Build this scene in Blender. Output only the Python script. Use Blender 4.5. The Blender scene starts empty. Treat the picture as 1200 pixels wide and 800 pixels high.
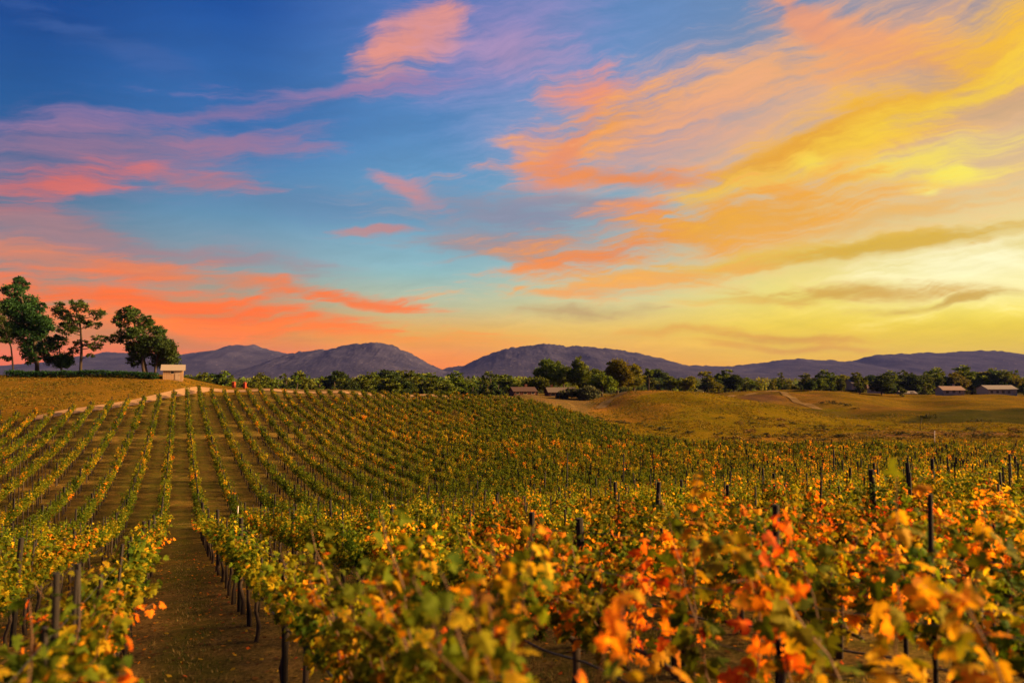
import bpy, math, random
import numpy as np
from mathutils import Vector, Matrix

rng = np.random.default_rng(7)
random.seed(7)
scene = bpy.context.scene
COL = scene.collection
R = math.radians

# ----------------------------------------------------------------------------
# camera, sky, sun, exposure
# ----------------------------------------------------------------------------
FPX = 800.0                      # focal length in photo pixels (24 mm on 36 mm, 1200 px wide)
PITCH = math.atan(40 / FPX)      # the true horizon lies 40 px under the middle
cam_d = bpy.data.cameras.new('camera')
cam = bpy.data.objects.new('camera', cam_d)
COL.objects.link(cam)
cam.location = (0, 0, 0)
cam.rotation_euler = (math.pi / 2 + PITCH, 0, 0)
cam_d.lens = 24.0
cam_d.sensor_width = 36.0
cam_d.clip_start = 0.05
cam_d.clip_end = 30000
cam_d.dof.use_dof = True
cam_d.dof.focus_distance = 38.0
cam_d.dof.aperture_fstop = 0.95
scene.camera = cam

scene.view_settings.view_transform = 'Standard'
scene.view_settings.look = 'None'
scene.view_settings.gamma = 1.0
scene.view_settings.exposure = 1.85
scene.view_settings.use_curve_mapping = False
try:
    scene.cycles.use_denoising = True
    scene.cycles.max_bounces = 6
    scene.cycles.diffuse_bounces = 3
    scene.cycles.transmission_bounces = 4
    scene.cycles.volume_bounces = 0
    scene.cycles.transparent_max_bounces = 4
    scene.cycles.sample_clamp_indirect = 4.0
except Exception:
    pass

SUN_AZ, SUN_EL = R(88), R(22)    # azimuth clockwise from +Y (the view direction)
sun_d = bpy.data.lights.new('sun', 'SUN')
sun_d.energy = 5.0
sun_d.angle = R(18)
sun_d.color = (1.0, 0.62, 0.27)
sun = bpy.data.objects.new('sun', sun_d)
COL.objects.link(sun)
sv = Vector((math.sin(SUN_AZ) * math.cos(SUN_EL), math.cos(SUN_AZ) * math.cos(SUN_EL), math.sin(SUN_EL)))
sun.rotation_euler = sv.to_track_quat('Z', 'Y').to_euler()


def lin(c):
    c = np.asarray(c, float) / 255.0
    return tuple(np.where(c <= 0.04045, c / 12.92, ((c + 0.055) / 1.055) ** 2.4))


def pdir(px, py):
    a, b = (px - 600) / FPX, (400 - py) / FPX
    return np.array([a, math.cos(PITCH) - b * math.sin(PITCH), math.sin(PITCH) + b * math.cos(PITCH)])


def at(px, py, Z):
    d = pdir(px, py)
    return d * (Z / d[1])


def azel(px, py):
    d = pdir(px, py)
    d = d / np.linalg.norm(d)
    return math.atan2(d[0], d[1]), math.asin(d[2])


# --- the evening sky, a function of the direction only
world = bpy.data.worlds.new('World')
scene.world = world
world.use_nodes = True
WT = world.node_tree
WT.nodes.clear()


def wn(t, **kw):
    n = WT.nodes.new(t)
    for k, v in kw.items():
        setattr(n, k, v)
    return n


def wmath(op, a, b=None, c=None, clamp=False):
    n = wn('ShaderNodeMath', operation=op, use_clamp=clamp)
    for i, v in enumerate((a, b, c)):
        if v is None:
            continue
        if isinstance(v, (int, float)):
            n.inputs[i].default_value = v
        else:
            WT.links.new(v, n.inputs[i])
    return n.outputs[0]


def wmix(f, a, b, blend='MIX'):
    n = wn('ShaderNodeMix', data_type='RGBA', blend_type=blend)
    for i, v in ((0, f), (6, a), (7, b)):
        if isinstance(v, (int, float)):
            n.inputs[i].default_value = v
        elif isinstance(v, tuple):
            n.inputs[i].default_value = (*v, 1)
        else:
            WT.links.new(v, n.inputs[i])
    return n.outputs[2]


tc = wn('ShaderNodeTexCoord')
sep = wn('ShaderNodeSeparateXYZ')
WT.links.new(tc.outputs['Generated'], sep.inputs[0])
AZ = wmath('ARCTAN2', sep.outputs[0], sep.outputs[1])
EL = wmath('ARCSINE', sep.outputs[2])

# clear-sky colour: ramps in elevation at several azimuths
COLUMNS = [   # azimuth in photo px, then (py, sRGB)
    (-180, [(440, (150, 110, 120)), (400, (150, 115, 135)), (300, (110, 110, 150)), (150, (70, 95, 150)), (0, (35, 75, 140))]),
    (0, [(440, (244, 104, 36)), (415, (240, 112, 44)), (380, (214, 128, 76)), (340, (172, 138, 122)), (300, (132, 132, 140)), (250, (92, 124, 150)), (150, (32, 92, 152)), (0, (10, 68, 142))]),
    (250, [(440, (246, 104, 20)), (415, (242, 118, 28)), (380, (208, 144, 86)), (350, (172, 154, 136)), (320, (146, 164, 168)), (250, (98, 146, 178)), (150, (56, 112, 176)), (0, (20, 78, 156))]),
    (500, [(440, (248, 130, 20)), (415, (246, 148, 36)), (388, (230, 176, 92)), (360, (190, 192, 168)), (320, (144, 188, 194)), (250, (108, 160, 194)), (150, (82, 134, 188)), (0, (76, 116, 184))]),
    (700, [(440, (240, 160, 45)), (415, (238, 176, 62)), (385, (232, 196, 108)), (350, (206, 208, 170)), (300, (160, 192, 192)), (210, (122, 166, 194)), (100, (112, 148, 198)), (0, (95, 135, 190))]),
    (950, [(440, (236, 168, 24)), (415, (232, 190, 36)), (380, (238, 212, 66)), (340, (244, 230, 130)), (290, (236, 214, 138)), (210, (214, 192, 158)), (100, (165, 160, 170)), (0, (108, 138, 178))]),
    (1200, [(440, (228, 172, 14)), (415, (222, 188, 18)), (380, (230, 206, 36)), (365, (246, 228, 90)), (335, (254, 247, 180)), (290, (246, 226, 140)), (210, (230, 200, 142)), (100, (205, 165, 125)), (0, (105, 125, 150))]),
]


def ramp_for(pts, px):
    n = wn('ShaderNodeValToRGB')
    cr = n.color_ramp
    cr.interpolation = 'B_SPLINE' if False else 'EASE'
    cr.interpolation = 'LINEAR'
    es = []
    for py, c in pts:
        es.append((max(0.0, azel(px if px > 0 else 0, py)[1]) / 1.6 + 0.02, c))
    es.append((1.0, tuple(int(v * 0.75) for v in pts[-1][1])))
    while len(cr.elements) > 1:
        cr.elements.remove(cr.elements[-1])
    cr.elements[0].position = es[0][0]
    cr.elements[0].color = (*lin(es[0][1]), 1)
    for p, c in es[1:]:
        e = cr.elements.new(p)
        e.color = (*lin(c), 1)
    WT.links.new(ELN, n.inputs[0])
    return n.outputs[0]


ELN = wmath('ADD', wmath('DIVIDE', wmath('MAXIMUM', EL, 0.0), 1.6), 0.02)
cols = [(azel(px, 430)[0] if px >= 0 else -1.9, ramp_for(pts, px)) for px, pts in COLUMNS]
sky = cols[0][1]
for i in range(1, len(cols)):
    a0, a1 = cols[i - 1][0], cols[i][0]
    mr = wn('ShaderNodeMapRange', interpolation_type='SMOOTHSTEP')
    WT.links.new(AZ, mr.inputs[0])
    mr.inputs[1].default_value, mr.inputs[2].default_value = a0, a1
    sky = wmix(mr.outputs[0], sky, cols[i][1])
# far side of the sky, behind the camera
mr = wn('ShaderNodeMapRange', interpolation_type='SMOOTHSTEP')
WT.links.new(AZ, mr.inputs[0])
mr.inputs[1].default_value, mr.inputs[2].default_value = 1.5, 2.6
sky = wmix(mr.outputs[0], sky, cols[0][1])

# cloud noise laid out on a cloud deck (perspective towards the horizon) and along the streaks
den = wmath('ADD', wmath('MAXIMUM', sep.outputs[2], 0.0), 0.16)
deck = wn('ShaderNodeCombineXYZ')
WT.links.new(wmath('DIVIDE', sep.outputs[0], den), deck.inputs[0])
WT.links.new(wmath('DIVIDE', sep.outputs[1], den), deck.inputs[1])
mp = wn('ShaderNodeMapping', vector_type='TEXTURE')
WT.links.new(deck.outputs[0], mp.inputs[0])
mp.inputs['Rotation'].default_value = (0, 0, R(18))
mp.inputs['Scale'].default_value = (1.9, 0.75, 1)
nz = wn('ShaderNodeTexNoise')
WT.links.new(mp.outputs[0], nz.inputs['Vector'])
nz.inputs['Scale'].default_value = 2.3
nz.inputs['Detail'].default_value = 9
nz.inputs['Roughness'].default_value = 0.62
nz.inputs['Distortion'].default_value = 0.9
NB = nz.outputs[0]
ae = wn('ShaderNodeCombineXYZ')
WT.links.new(AZ, ae.inputs[0])
WT.links.new(EL, ae.inputs[1])
nw = wn('ShaderNodeTexNoise')
WT.links.new(ae.outputs[0], nw.inputs['Vector'])
nw.inputs['Scale'].default_value = 7
nw.inputs['Detail'].default_value = 4
nw.inputs['Roughness'].default_value = 0.55
wv = wn('ShaderNodeVectorMath', operation='SUBTRACT')
WT.links.new(nw.outputs[1], wv.inputs[0])
wv.inputs[1].default_value = (0.5, 0.5, 0.5)
wv2 = wn('ShaderNodeVectorMath', operation='MULTIPLY_ADD')
WT.links.new(wv.outputs[0], wv2.inputs[0])
wv2.inputs[1].default_value = (0.14, 0.055, 0)
WT.links.new(ae.outputs[0], wv2.inputs[2])
AEW = wv2.outputs[0]
# fine fibres
mf = wn('ShaderNodeMapping', vector_type='TEXTURE')
WT.links.new(AEW, mf.inputs[0])
mf.inputs['Rotation'].default_value = (0, 0, R(9))
mf.inputs['Scale'].default_value = (0.36, 0.040, 1)
nf = wn('ShaderNodeTexNoise')
WT.links.new(mf.outputs[0], nf.inputs['Vector'])
nf.inputs['Scale'].default_value = 2.1
nf.inputs['Detail'].default_value = 8
nf.inputs['Roughness'].default_value = 0.7
NMIX = wmath('ADD', wmath('MULTIPLY', NB, 0.45), wmath('MULTIPLY', nf.outputs[0], 0.55))
NC = wmath('SUBTRACT', NMIX, 0.5)
NS = wmath('MULTIPLY_ADD', NC, 5.0, 1.16)        # wispy
NSOFT = wmath('MULTIPLY_ADD', NC, 2.8, 1.0)      # smooth


def stroke(px, py, a, b, ang, c, op, soft=False):
    global sky
    az0, el0 = azel(px, py)
    m = wn('ShaderNodeMapping', vector_type='TEXTURE')
    WT.links.new(AEW, m.inputs[0])
    m.inputs['Location'].default_value = (az0, el0, 0)
    m.inputs['Rotation'].default_value = (0, 0, R(ang))
    m.inputs['Scale'].default_value = (a * 1.25 / 900, b * 1.35 / 860, 1)
    ln = wn('ShaderNodeVectorMath', operation='LENGTH')
    WT.links.new(m.outputs[0], ln.inputs[0])
    v = wmath('SUBTRACT', NSOFT if soft else NS, ln.outputs['Value'])
    s = wn('ShaderNodeMapRange', interpolation_type='SMOOTHSTEP')
    WT.links.new(v, s.inputs[0])
    s.inputs[1].default_value, s.inputs[2].default_value = -0.15, 1.15
    s.inputs[3].default_value, s.inputs[4].default_value = 0.0, op
    sky = wmix(s.outputs[0], sky, lin(c))


CLOUDS = [
    # wide soft veils first
    (1010, 130, 330, 110, 14, (238, 178, 122), 0.92, True),
    (760, 160, 170, 75, 12, (226, 160, 132), 0.75, True),
    (860, 285, 260, 55, 8, (236, 186, 116), 0.8, True),
    (1135, 322, 140, 36, 0, (255, 251, 208), 0.9, True),
    (590, 45, 150, 60, 10, (165, 138, 188), 0.6, True),
    (90, 188, 210, 42, 14, (136, 110, 140), 0.65, True),
    (90, 285, 230, 34, -4, (152, 126, 132), 0.6, True),
    (400, 245, 260, 26, -3, (92, 122, 160), 0.5, True),
    (620, 150, 110, 60, 10, (140, 152, 198), 0.5, True),
    (1050, 15, 180, 26, -5, (132, 138, 162), 0.6, True),
    (640, 275, 170, 45, 0, (150, 148, 158), 0.6, True),
    (1150, 165, 90, 24, 10, (216, 186, 156), 0.7, True),
    (690, 236, 100, 9, -4, (150, 140, 152), 0.8, False),
    (560, 268, 90, 10, -8, (140, 150, 168), 0.7, False),
    # blue side
    (487, 42, 84, 22, 36, (238, 148, 118), 0.85, False),
    (600, 60, 100, 20, -8, (178, 144, 182), 0.6, False),
    (395, 104, 130, 12, 8, (166, 124, 164), 0.7, False),
    (250, 130, 190, 10, 13, (140, 112, 156), 0.7, False),
    (300, 160, 85, 18, 12, (160, 118, 152), 0.65, False),
    (150, 178, 150, 20, 12, (158, 112, 138), 0.55, False),
    (52, 217, 75, 15, 22, (228, 104, 80), 0.8, False),
    (248, 214, 66, 9, 0, (190, 112, 118), 0.7, False),
    (482, 226, 44, 12, -26, (226, 134, 122), 0.85, False),
    (130, 50, 90, 10, -12, (60, 95, 160), 0.6, False),
    (440, 274, 30, 5, 5, (205, 125, 110), 0.7, False),
    (40, 262, 120, 14, -8, (168, 110, 114), 0.6, False),
    (150, 285, 190, 10, -5, (165, 128, 132), 0.6, False),
    (110, 308, 200, 12, -5, (224, 124, 74), 0.6, False),
    (175, 315, 50, 10, -5, (238, 112, 50), 0.7, False),
    (290, 330, 130, 8, -6, (222, 130, 84), 0.75, False),
    (215, 362, 225, 21, -3, (252, 110, 0), 1.0, False),
    (150, 352, 130, 9, -3, (250, 108, 4), 0.95, False),
    (425, 352, 90, 7, -7, (248, 116, 30), 0.9, False),
    (310, 384, 170, 11, -2, (254, 124, 0), 0.95, False),
    (150, 396, 170, 8, -2, (196, 122, 82), 0.7, False),
    (480, 398, 150, 8, 0, (240, 156, 44), 0.7, False),
    # orange side
    (645, 180, 44, 30, 10, (204, 142, 144), 0.8, False),
    (690, 106, 56, 22, 6, (240, 146, 112), 0.9, False),
    (720, 145, 95, 30, 16, (246, 160, 64), 1.0, False),
    (660, 175, 60, 14, 50, (236, 142, 96), 0.8, False),
    (740, 207, 135, 12, -3, (236, 140, 72), 0.95, False),
    (880, 95, 150, 26, 8, (240, 172, 110), 0.85, False),
    (800, 130, 90, 18, 12, (238, 168, 124), 0.7, False),
    (985, 38, 90, 17, -24, (240, 156, 102), 0.65, False),
    (930, 10, 46, 10, -40, (228, 148, 110), 0.6, False),
    (1080, 75, 120, 20, -10, (238, 162, 100), 0.85, False),
    (1040, 138, 270, 34, 20, (242, 184, 40), 1.0, False),
    (905, 195, 165, 16, 17, (230, 162, 38), 0.95, False),
    (1110, 118, 160, 14, 18, (248, 208, 50), 0.8, False),
    (870, 218, 120, 12, 4, (246, 204, 80), 0.8, False),
    (950, 240, 190, 24, 6, (240, 196, 112), 0.8, False),
    (1085, 186, 95, 14, 10, (248, 222, 84), 0.9, False),
    (1128, 199, 40, 9, 2, (252, 236, 80), 0.85, False),
    (1085, 224, 18, 5, 0, (252, 240, 120), 0.7, False),
    (945, 198, 22, 8, 0, (252, 226, 70), 0.7, False),
    (600, 250, 150, 20, -6, (136, 142, 164), 1.0, False),
    (600, 286, 130, 14, 2, (156, 144, 150), 1.0, False),
    (640, 303, 100, 9, 2, (168, 146, 138), 0.95, False),
    (755, 240, 55, 15, 0, (244, 146, 80), 0.9, False),
    (780, 276, 190, 32, 9, (242, 146, 52), 1.0, False),
    (860, 262, 140, 26, 6, (238, 170, 46), 0.95, False),
    (700, 300, 90, 11, 8, (244, 138, 64), 0.9, False),
    (900, 306, 150, 11, 4, (232, 190, 56), 0.9, False),
    (1045, 291, 135, 8, 5, (214, 170, 32), 0.9, False),
    (1030, 262, 100, 10, 10, (232, 180, 90), 0.7, False),
    (760, 330, 140, 9, 5, (242, 170, 76), 0.85, False),
    (690, 345, 80, 6, 0, (240, 162, 90), 0.7, False),
    (680, 364, 85, 7, -3, (188, 158, 118), 0.8, False),
    (995, 345, 120, 8, -3, (206, 156, 34), 0.85, False),
    (1112, 357, 75, 4, 2, (198, 156, 36), 0.85, False),
    (870, 350, 70, 5, 0, (226, 190, 90), 0.7, False),
    (910, 392, 95, 5, -2, (212, 154, 52), 0.85, False),
    (800, 388, 90, 5, 0, (226, 162, 64), 0.7, False),
    (930, 404, 80, 4, -3, (214, 148, 40), 0.7, False),
]
for c in CLOUDS:
    stroke(*c)

fm = wmath('MULTIPLY_ADD', wmath('SUBTRACT', NMIX, 0.5), 1.1, 1.0)
fc = wn('ShaderNodeCombineColor')
for q_ in range(3):
    WT.links.new(fm, fc.inputs[q_])
sky = wmix(0.55, sky, wmix(1.0, sky, fc.outputs[0], 'MULTIPLY'))
gm = wn('ShaderNodeMapRange')
WT.links.new(EL, gm.inputs[0])
gm.inputs[1].default_value, gm.inputs[2].default_value = 0.0, 0.16
sky = wmix(1.0, sky, wmix(gm.outputs[0], (1.16, 1.02, 0.36), (1.0, 1.0, 1.0)), 'MULTIPLY')
nish = wn('ShaderNodeTexSky', sky_type='NISHITA')
nish.sun_disc = False
nish.sun_elevation = SUN_EL
nish.sun_rotation = SUN_AZ
bg1 = wn('ShaderNodeBackground')
WT.links.new(nish.outputs[0], bg1.inputs[0])
bg1.inputs[1].default_value = 0.0015
bg2 = wn('ShaderNodeBackground')
WT.links.new(sky, bg2.inputs[0])
bg2.inputs[1].default_value = 0.275
ad = wn('ShaderNodeAddShader')
WT.links.new(bg1.outputs[0], ad.inputs[0])
WT.links.new(bg2.outputs[0], ad.inputs[1])
wo = wn('ShaderNodeOutputWorld')
WT.links.new(ad.outputs[0], wo.inputs[0])
world.cycles.sampling_method = 'MANUAL'
world.cycles.sample_map_resolution = 512


# ----------------------------------------------------------------------------
# helpers
# ----------------------------------------------------------------------------
def new_mesh(name, V, F, mats, colors=None, mat_idx=None, smooth=False):
    V = np.asarray(V, np.float32).reshape(-1, 3)
    F = np.asarray(F, np.int32)
    k = F.shape[1]
    me = bpy.data.meshes.new(name)
    me.vertices.add(len(V))
    me.vertices.foreach_set('co', V.ravel())
    me.loops.add(F.size)
    me.loops.foreach_set('vertex_index', F.ravel())
    me.polygons.add(len(F))
    me.polygons.foreach_set('loop_start', np.arange(0, F.size, k, dtype=np.int32))
    if colors is not None:
        a = me.color_attributes.new('Col', 'FLOAT_COLOR', 'POINT')
        c4 = np.ones((len(V), 4), np.float32)
        c4[:, :3] = colors
        a.data.foreach_set('color', c4.ravel())
    for m in (mats if isinstance(mats, (list, tuple)) else [mats]):
        me.materials.append(m)
    if mat_idx is not None:
        me.polygons.foreach_set('material_index', np.asarray(mat_idx, np.int32))
    me.polygons.foreach_set('use_smooth', np.full(len(F), bool(smooth)))
    me.update(calc_edges=True)
    return me


def link(name, me, parent=None, loc=None, rz=None, scale=None):
    o = bpy.data.objects.new(name, me)
    COL.objects.link(o)
    if parent is not None:
        o.parent = parent
    if loc is not None:
        o.location = [float(v) for v in loc]
    if rz is not None:
        o.rotation_euler = (0, 0, float(rz))
    if scale is not None:
        o.scale = scale if isinstance(scale, (tuple, list)) else (scale,) * 3
    return o


def tag(o, label=None, cat=None, group=None, kind=None):
    if label:
        o['label'] = label
    if cat:
        o['category'] = cat
    if group:
        o['group'] = group
    if kind:
        o['kind'] = kind
    return o


class Geo:
    """collects tris for one mesh"""

    def __init__(self):
        self.V, self.F, self.M, self.C, self.n = [], [], [], [], 0

    def add(self, V, F, m=0, c=None):
        V = np.asarray(V, float).reshape(-1, 3)
        F = np.asarray(F, int)
        if F.shape[1] == 4:
            F = np.concatenate([F[:, [0, 1, 2]], F[:, [0, 2, 3]]])
        self.V.append(V)
        self.F.append(F + self.n)
        self.M.append(np.full(len(F), m))
        self.C.append(np.ones((len(V), 3)) * (c if c is not None else 0.5))
        self.n += len(V)

    def box(self, lo, hi, m=0, c=None):
        x0, y0, z0 = lo
        x1, y1, z1 = hi
        V = [(x0, y0, z0), (x1, y0, z0), (x1, y1, z0), (x0, y1, z0), (x0, y0, z1), (x1, y0, z1), (x1, y1, z1), (x0, y1, z1)]
        F = [(0, 3, 2, 1), (4, 5, 6, 7), (0, 1, 5, 4), (1, 2, 6, 5), (2, 3, 7, 6), (3, 0, 4, 7)]
        self.add(V, F, m, c)

    def tube(self, pts, rad, n=6, m=0, c=None, jag=0.0):
        pts = np.asarray(pts, float)
        rad = np.ones(len(pts)) * rad
        T = np.gradient(pts, axis=0)
        T /= np.linalg.norm(T, axis=1)[:, None] + 1e-9
        ref = np.array([0.31, 0.87, 0.1]) if abs(T[:, 2]).mean() > 0.6 else np.array([0, 0, 1.0])
        U = np.cross(T, ref)
        U /= np.linalg.norm(U, axis=1)[:, None] + 1e-9
        W = np.cross(T, U)
        th = np.linspace(0, 2 * math.pi, n, endpoint=False)
        jit = 1 + jag * (rng.random((len(pts), n)) - 0.5)
        V = pts[:, None, :] + (rad[:, None] * jit)[..., None] * (np.cos(th)[None, :, None] * U[:, None, :] + np.sin(th)[None, :, None] * W[:, None, :])
        V = V.reshape(-1, 3)
        F = []
        for i in range(len(pts) - 1):
            for j in range(n):
                a, b = i * n + j, i * n + (j + 1) % n
                F.append((a, b, b + n, a + n))
        V = np.vstack([V, pts[0], pts[-1]])
        F = np.asarray(F)
        self.add(V, F, m, c)
        base = self.n - len(V)
        k0, k1 = len(V) - 2, len(V) - 1
        cap = [(k0, (j + 1) % n, j) for j in range(n)] + [(k1, (len(pts) - 1) * n + j, (len(pts) - 1) * n + (j + 1) % n) for j in range(n)]
        self.F.append(np.asarray(cap) + base)
        self.M.append(np.full(len(cap), m))

    def mesh(self, name, mats, smooth=False):
        return new_mesh(name, np.vstack(self.V), np.vstack(self.F), mats, np.vstack(self.C), np.concatenate(self.M), smooth)


# leaf shapes (unit length, stalk at the origin, tip on +Y, face up)
_half = [(0.18, -0.16), (0.46, -0.06), (0.54, 0.18), (0.27, 0.27), (0.62, 0.56), (0.26, 0.55), (0.22, 0.80)]
_out = [(0.0, 0.0)] + _half + [(0.0, 1.0)] + [(-x, y) for x, y in reversed(_half)]
_lv = np.array([(x, y, -0.28 * abs(x) - 0.22 * (y - 0.3) ** 2) for x, y in _out] + [(0, 0.36, 0.05)])
_lf = np.array([(i, (i + 1) % len(_out), len(_out)) for i in range(len(_out))])
_ledge = np.array([1.0] * len(_out) + [0.0])
LOBED = (_lv, _lf, _ledge)
_rv = np.array([(0, 0, 0), (0.42, 0.45, -0.1), (0, 1, -0.12), (-0.42, 0.45, -0.1), ])
RHOMB = (_rv, np.array([(0, 1, 2), (0, 2, 3)]), np.array([0.3, 0.6, 1, 0.6]))


def unit(v):
    return v / (np.linalg.norm(v, axis=-1, keepdims=True) + 1e-9)


def leaves(pos, tip, nrm, size, col, tmpl, edge_col=None):
    V0, F0, E0 = tmpl
    t = unit(tip)
    n = unit(nrm - (nrm * t).sum(-1, keepdims=True) * t)
    s = np.cross(t, n)
    size = np.ones(len(pos)) * size
    V = pos[:, None, :] + size[:, None, None] * (V0[None, :, 0:1] * s[:, None, :] + V0[None, :, 1:2] * t[:, None, :] + V0[None, :, 2:3] * n[:, None, :])
    F = F0[None] + (np.arange(len(pos)) * len(V0))[:, None, None]
    if edge_col is None:
        C = np.repeat(col[:, None, :], len(V0), 1)
    else:
        C = col[:, None, :] * (1 - E0)[None, :, None] + edge_col[:, None, :] * E0[None, :, None]
    return V.reshape(-1, 3), F.reshape(-1, 3), C.reshape(-1, 3)


# ----------------------------------------------------------------------------
# materials
# ----------------------------------------------------------------------------
class MT:
    def __init__(self, name):
        self.m = bpy.data.materials.new(name)
        self.m.use_nodes = True
        self.t = self.m.node_tree
        self.t.nodes.clear()
        self.out = self.n('ShaderNodeOutputMaterial')

    def n(self, t, **kw):
        x = self.t.nodes.new(t)
        for k, v in kw.items():
            setattr(x, k, v)
        return x

    def l(self, a, b):
        self.t.links.new(a, b)

    def noise(self, scale, detail=4, rough=0.55, vec=None, dist=0.0):
        x = self.n('ShaderNodeTexNoise')
        x.inputs['Scale'].default_value = scale
        x.inputs['Detail'].default_value = detail
        x.inputs['Roughness'].default_value = rough
        x.inputs['Distortion'].default_value = dist
        if vec is not None:
            self.l(vec, x.inputs['Vector'])
        return x

    def pos(self):
        return self.n('ShaderNodeNewGeometry').outputs['Position']

    def objc(self):
        return self.n('ShaderNodeTexCoord').outputs['Object']

    def mix(self, f, a, b, blend='MIX'):
        x = self.n('ShaderNodeMix', data_type='RGBA', blend_type=blend)
        for i, v in ((0, f), (6, a), (7, b)):
            if isinstance(v, (int, float)):
                x.inputs[i].default_value = v
            elif isinstance(v, tuple):
                x.inputs[i].default_value = (*v, 1)
            else:
                self.l(v, x.inputs[i])
        return x.outputs[2]

    def rng(self, v, a, b, c=0.0, d=1.0):
        x = self.n('ShaderNodeMapRange')
        self.l(v, x.inputs[0])
        for i, q in enumerate((a, b, c, d)):
            x.inputs[i + 1].default_value = q
        return x.outputs[0]

    def math(self, op, a, b=None):
        x = self.n('ShaderNodeMath', operation=op)
        for i, v in enumerate((a, b)):
            if v is None:
                continue
            if isinstance(v, (int, float)):
                x.inputs[i].default_value = v
            else:
                self.l(v, x.inputs[i])
        return x.outputs[0]

    def bsdf(self, col, rough=0.8, bump=None, strength=0.5, dist=0.02, spec=0.3):
        p = self.n('ShaderNodeBsdfPrincipled')
        if isinstance(col, tuple):
            p.inputs['Base Color'].default_value = (*col, 1)
        else:
            self.l(col, p.inputs['Base Color'])
        p.inputs['Roughness'].default_value = rough
        p.inputs['Specular IOR Level'].default_value = spec
        if bump is not None:
            b = self.n('ShaderNodeBump')
            b.inputs['Strength'].default_value = strength
            b.inputs['Distance'].default_value = dist
            self.l(bump, b.inputs['Height'])
            self.l(b.outputs[0], p.inputs['Normal'])
        self.l(p.outputs[0], self.out.inputs[0])
        return p


def leaf_material(name, trans=0.45, jitter=0.25, gain=1.0):
    t = MT(name)
    a = t.n('ShaderNodeVertexColor', layer_name='Col')
    oi = t.n('ShaderNodeObjectInfo')
    hs = t.n('ShaderNodeHueSaturation')
    t.l(a.outputs[0], hs.inputs['Color'])
    t.l(t.rng(oi.outputs['Random'], 0, 1, 0.5 - 0.02, 0.5 + 0.02), hs.inputs['Hue'])
    t.l(t.rng(oi.outputs['Random'], 0, 1, gain * (1 - jitter), gain * (1 + jitter)), hs.inputs['Value'])
    p = t.n('ShaderNodeBsdfPrincipled')
    t.l(hs.outputs[0], p.inputs['Base Color'])
    p.inputs['Roughness'].default_value = 0.7
    p.inputs['Specular IOR Level'].default_value = 0.06
    tr = t.n('ShaderNodeBsdfTranslucent')
    t.l(t.mix(1.0, hs.outputs[0], (1.5, 1.25, 0.8), 'MULTIPLY'), tr.inputs[0])
    mx = t.n('ShaderNodeMixShader')
    mx.inputs[0].default_value = trans
    t.l(p.outputs[0], mx.inputs[1])
    t.l(tr.outputs[0], mx.inputs[2])
    t.l(mx.outputs[0], t.out.inputs[0])
    return t.m


M_LEAF = leaf_material('vine_leaf', 0.45)
M_TREE = leaf_material('tree_leaf', 0.25, 0.2)
M_GRASS = leaf_material('grass_blade', 0.3, 0.0)

t = MT('bark')
nzn = t.noise(18, 5, 0.6, t.objc())
t.bsdf(t.mix(nzn.outputs[0], (0.030, 0.020, 0.013), (0.085, 0.055, 0.035)), 0.9, nzn.outputs[0], 0.7, 0.02)
M_BARK = t.m
t = MT('cane_bark')
nzn = t.noise(40, 3, 0.6, t.objc())
t.bsdf(t.mix(nzn.outputs[0], (0.07, 0.03, 0.015), (0.16, 0.075, 0.03)), 0.7)
M_CANE = t.m
t = MT('post_wood')
nzn = t.noise(14, 6, 0.65, t.objc(), 0.5)
t.bsdf(t.mix(nzn.outputs[0], (0.008, 0.006, 0.005), (0.028, 0.020, 0.014)), 0.9, nzn.outputs[0], 0.6, 0.01)
M_POST = t.m
t = MT('stake_steel')
nzn = t.noise(30, 4, 0.6, t.objc())
t.bsdf(t.mix(nzn.outputs[0], (0.008, 0.007, 0.006), (0.030, 0.019, 0.013)), 0.7)
M_STAKE = t.m
t = MT('hose_black')
t.bsdf((0.012, 0.012, 0.014), 0.45, spec=0.5)
M_HOSE = t.m
t = MT('wire_steel')
p = t.bsdf((0.09, 0.085, 0.08), 0.5)
p.inputs['Metallic'].default_value = 0.7
M_WIRE = t.m


def wall_mat(name, c, var=0.8, rough=0.85, sc=3.0, bump=True):
    t = MT(name)
    nzn = t.noise(sc, 5, 0.6, t.objc())
    t.bsdf(t.mix(nzn.outputs[0], tuple(v * var for v in c), tuple(min(1, v * (2 - var)) for v in c)), rough, nzn.outputs[0] if bump else None, 0.3, 0.01)
    return t.m


def board_mat(name, c, width=0.2):
    t = MT(name)
    s = t.n('ShaderNodeSeparateXYZ')
    t.l(t.objc(), s.inputs[0])
    f = t.math('FRACT', t.math('DIVIDE', t.math('ADD', s.outputs[0], s.outputs[1]), width))
    gap = t.math('LESS_THAN', f, 0.1)
    nzn = t.noise(2.0, 5, 0.6, t.objc())
    base = t.mix(nzn.outputs[0], tuple(v * 0.75 for v in c), tuple(min(1, v * 1.2) for v in c))
    t.bsdf(t.mix(gap, base, tuple(v * 0.4 for v in c)), 0.85)
    return t.m


# ----------------------------------------------------------------------------
# terrain
# ----------------------------------------------------------------------------
TH = math.atan2(390, 800)                      # rows run towards photo x = 210
D = np.array([-math.sin(TH), math.cos(TH)])    # along the rows
NV = np.array([math.cos(TH), math.sin(TH)])    # across the rows
ROW = 2.0
V0 = 1.3                                       # first row right of the alley the camera looks down

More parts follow.
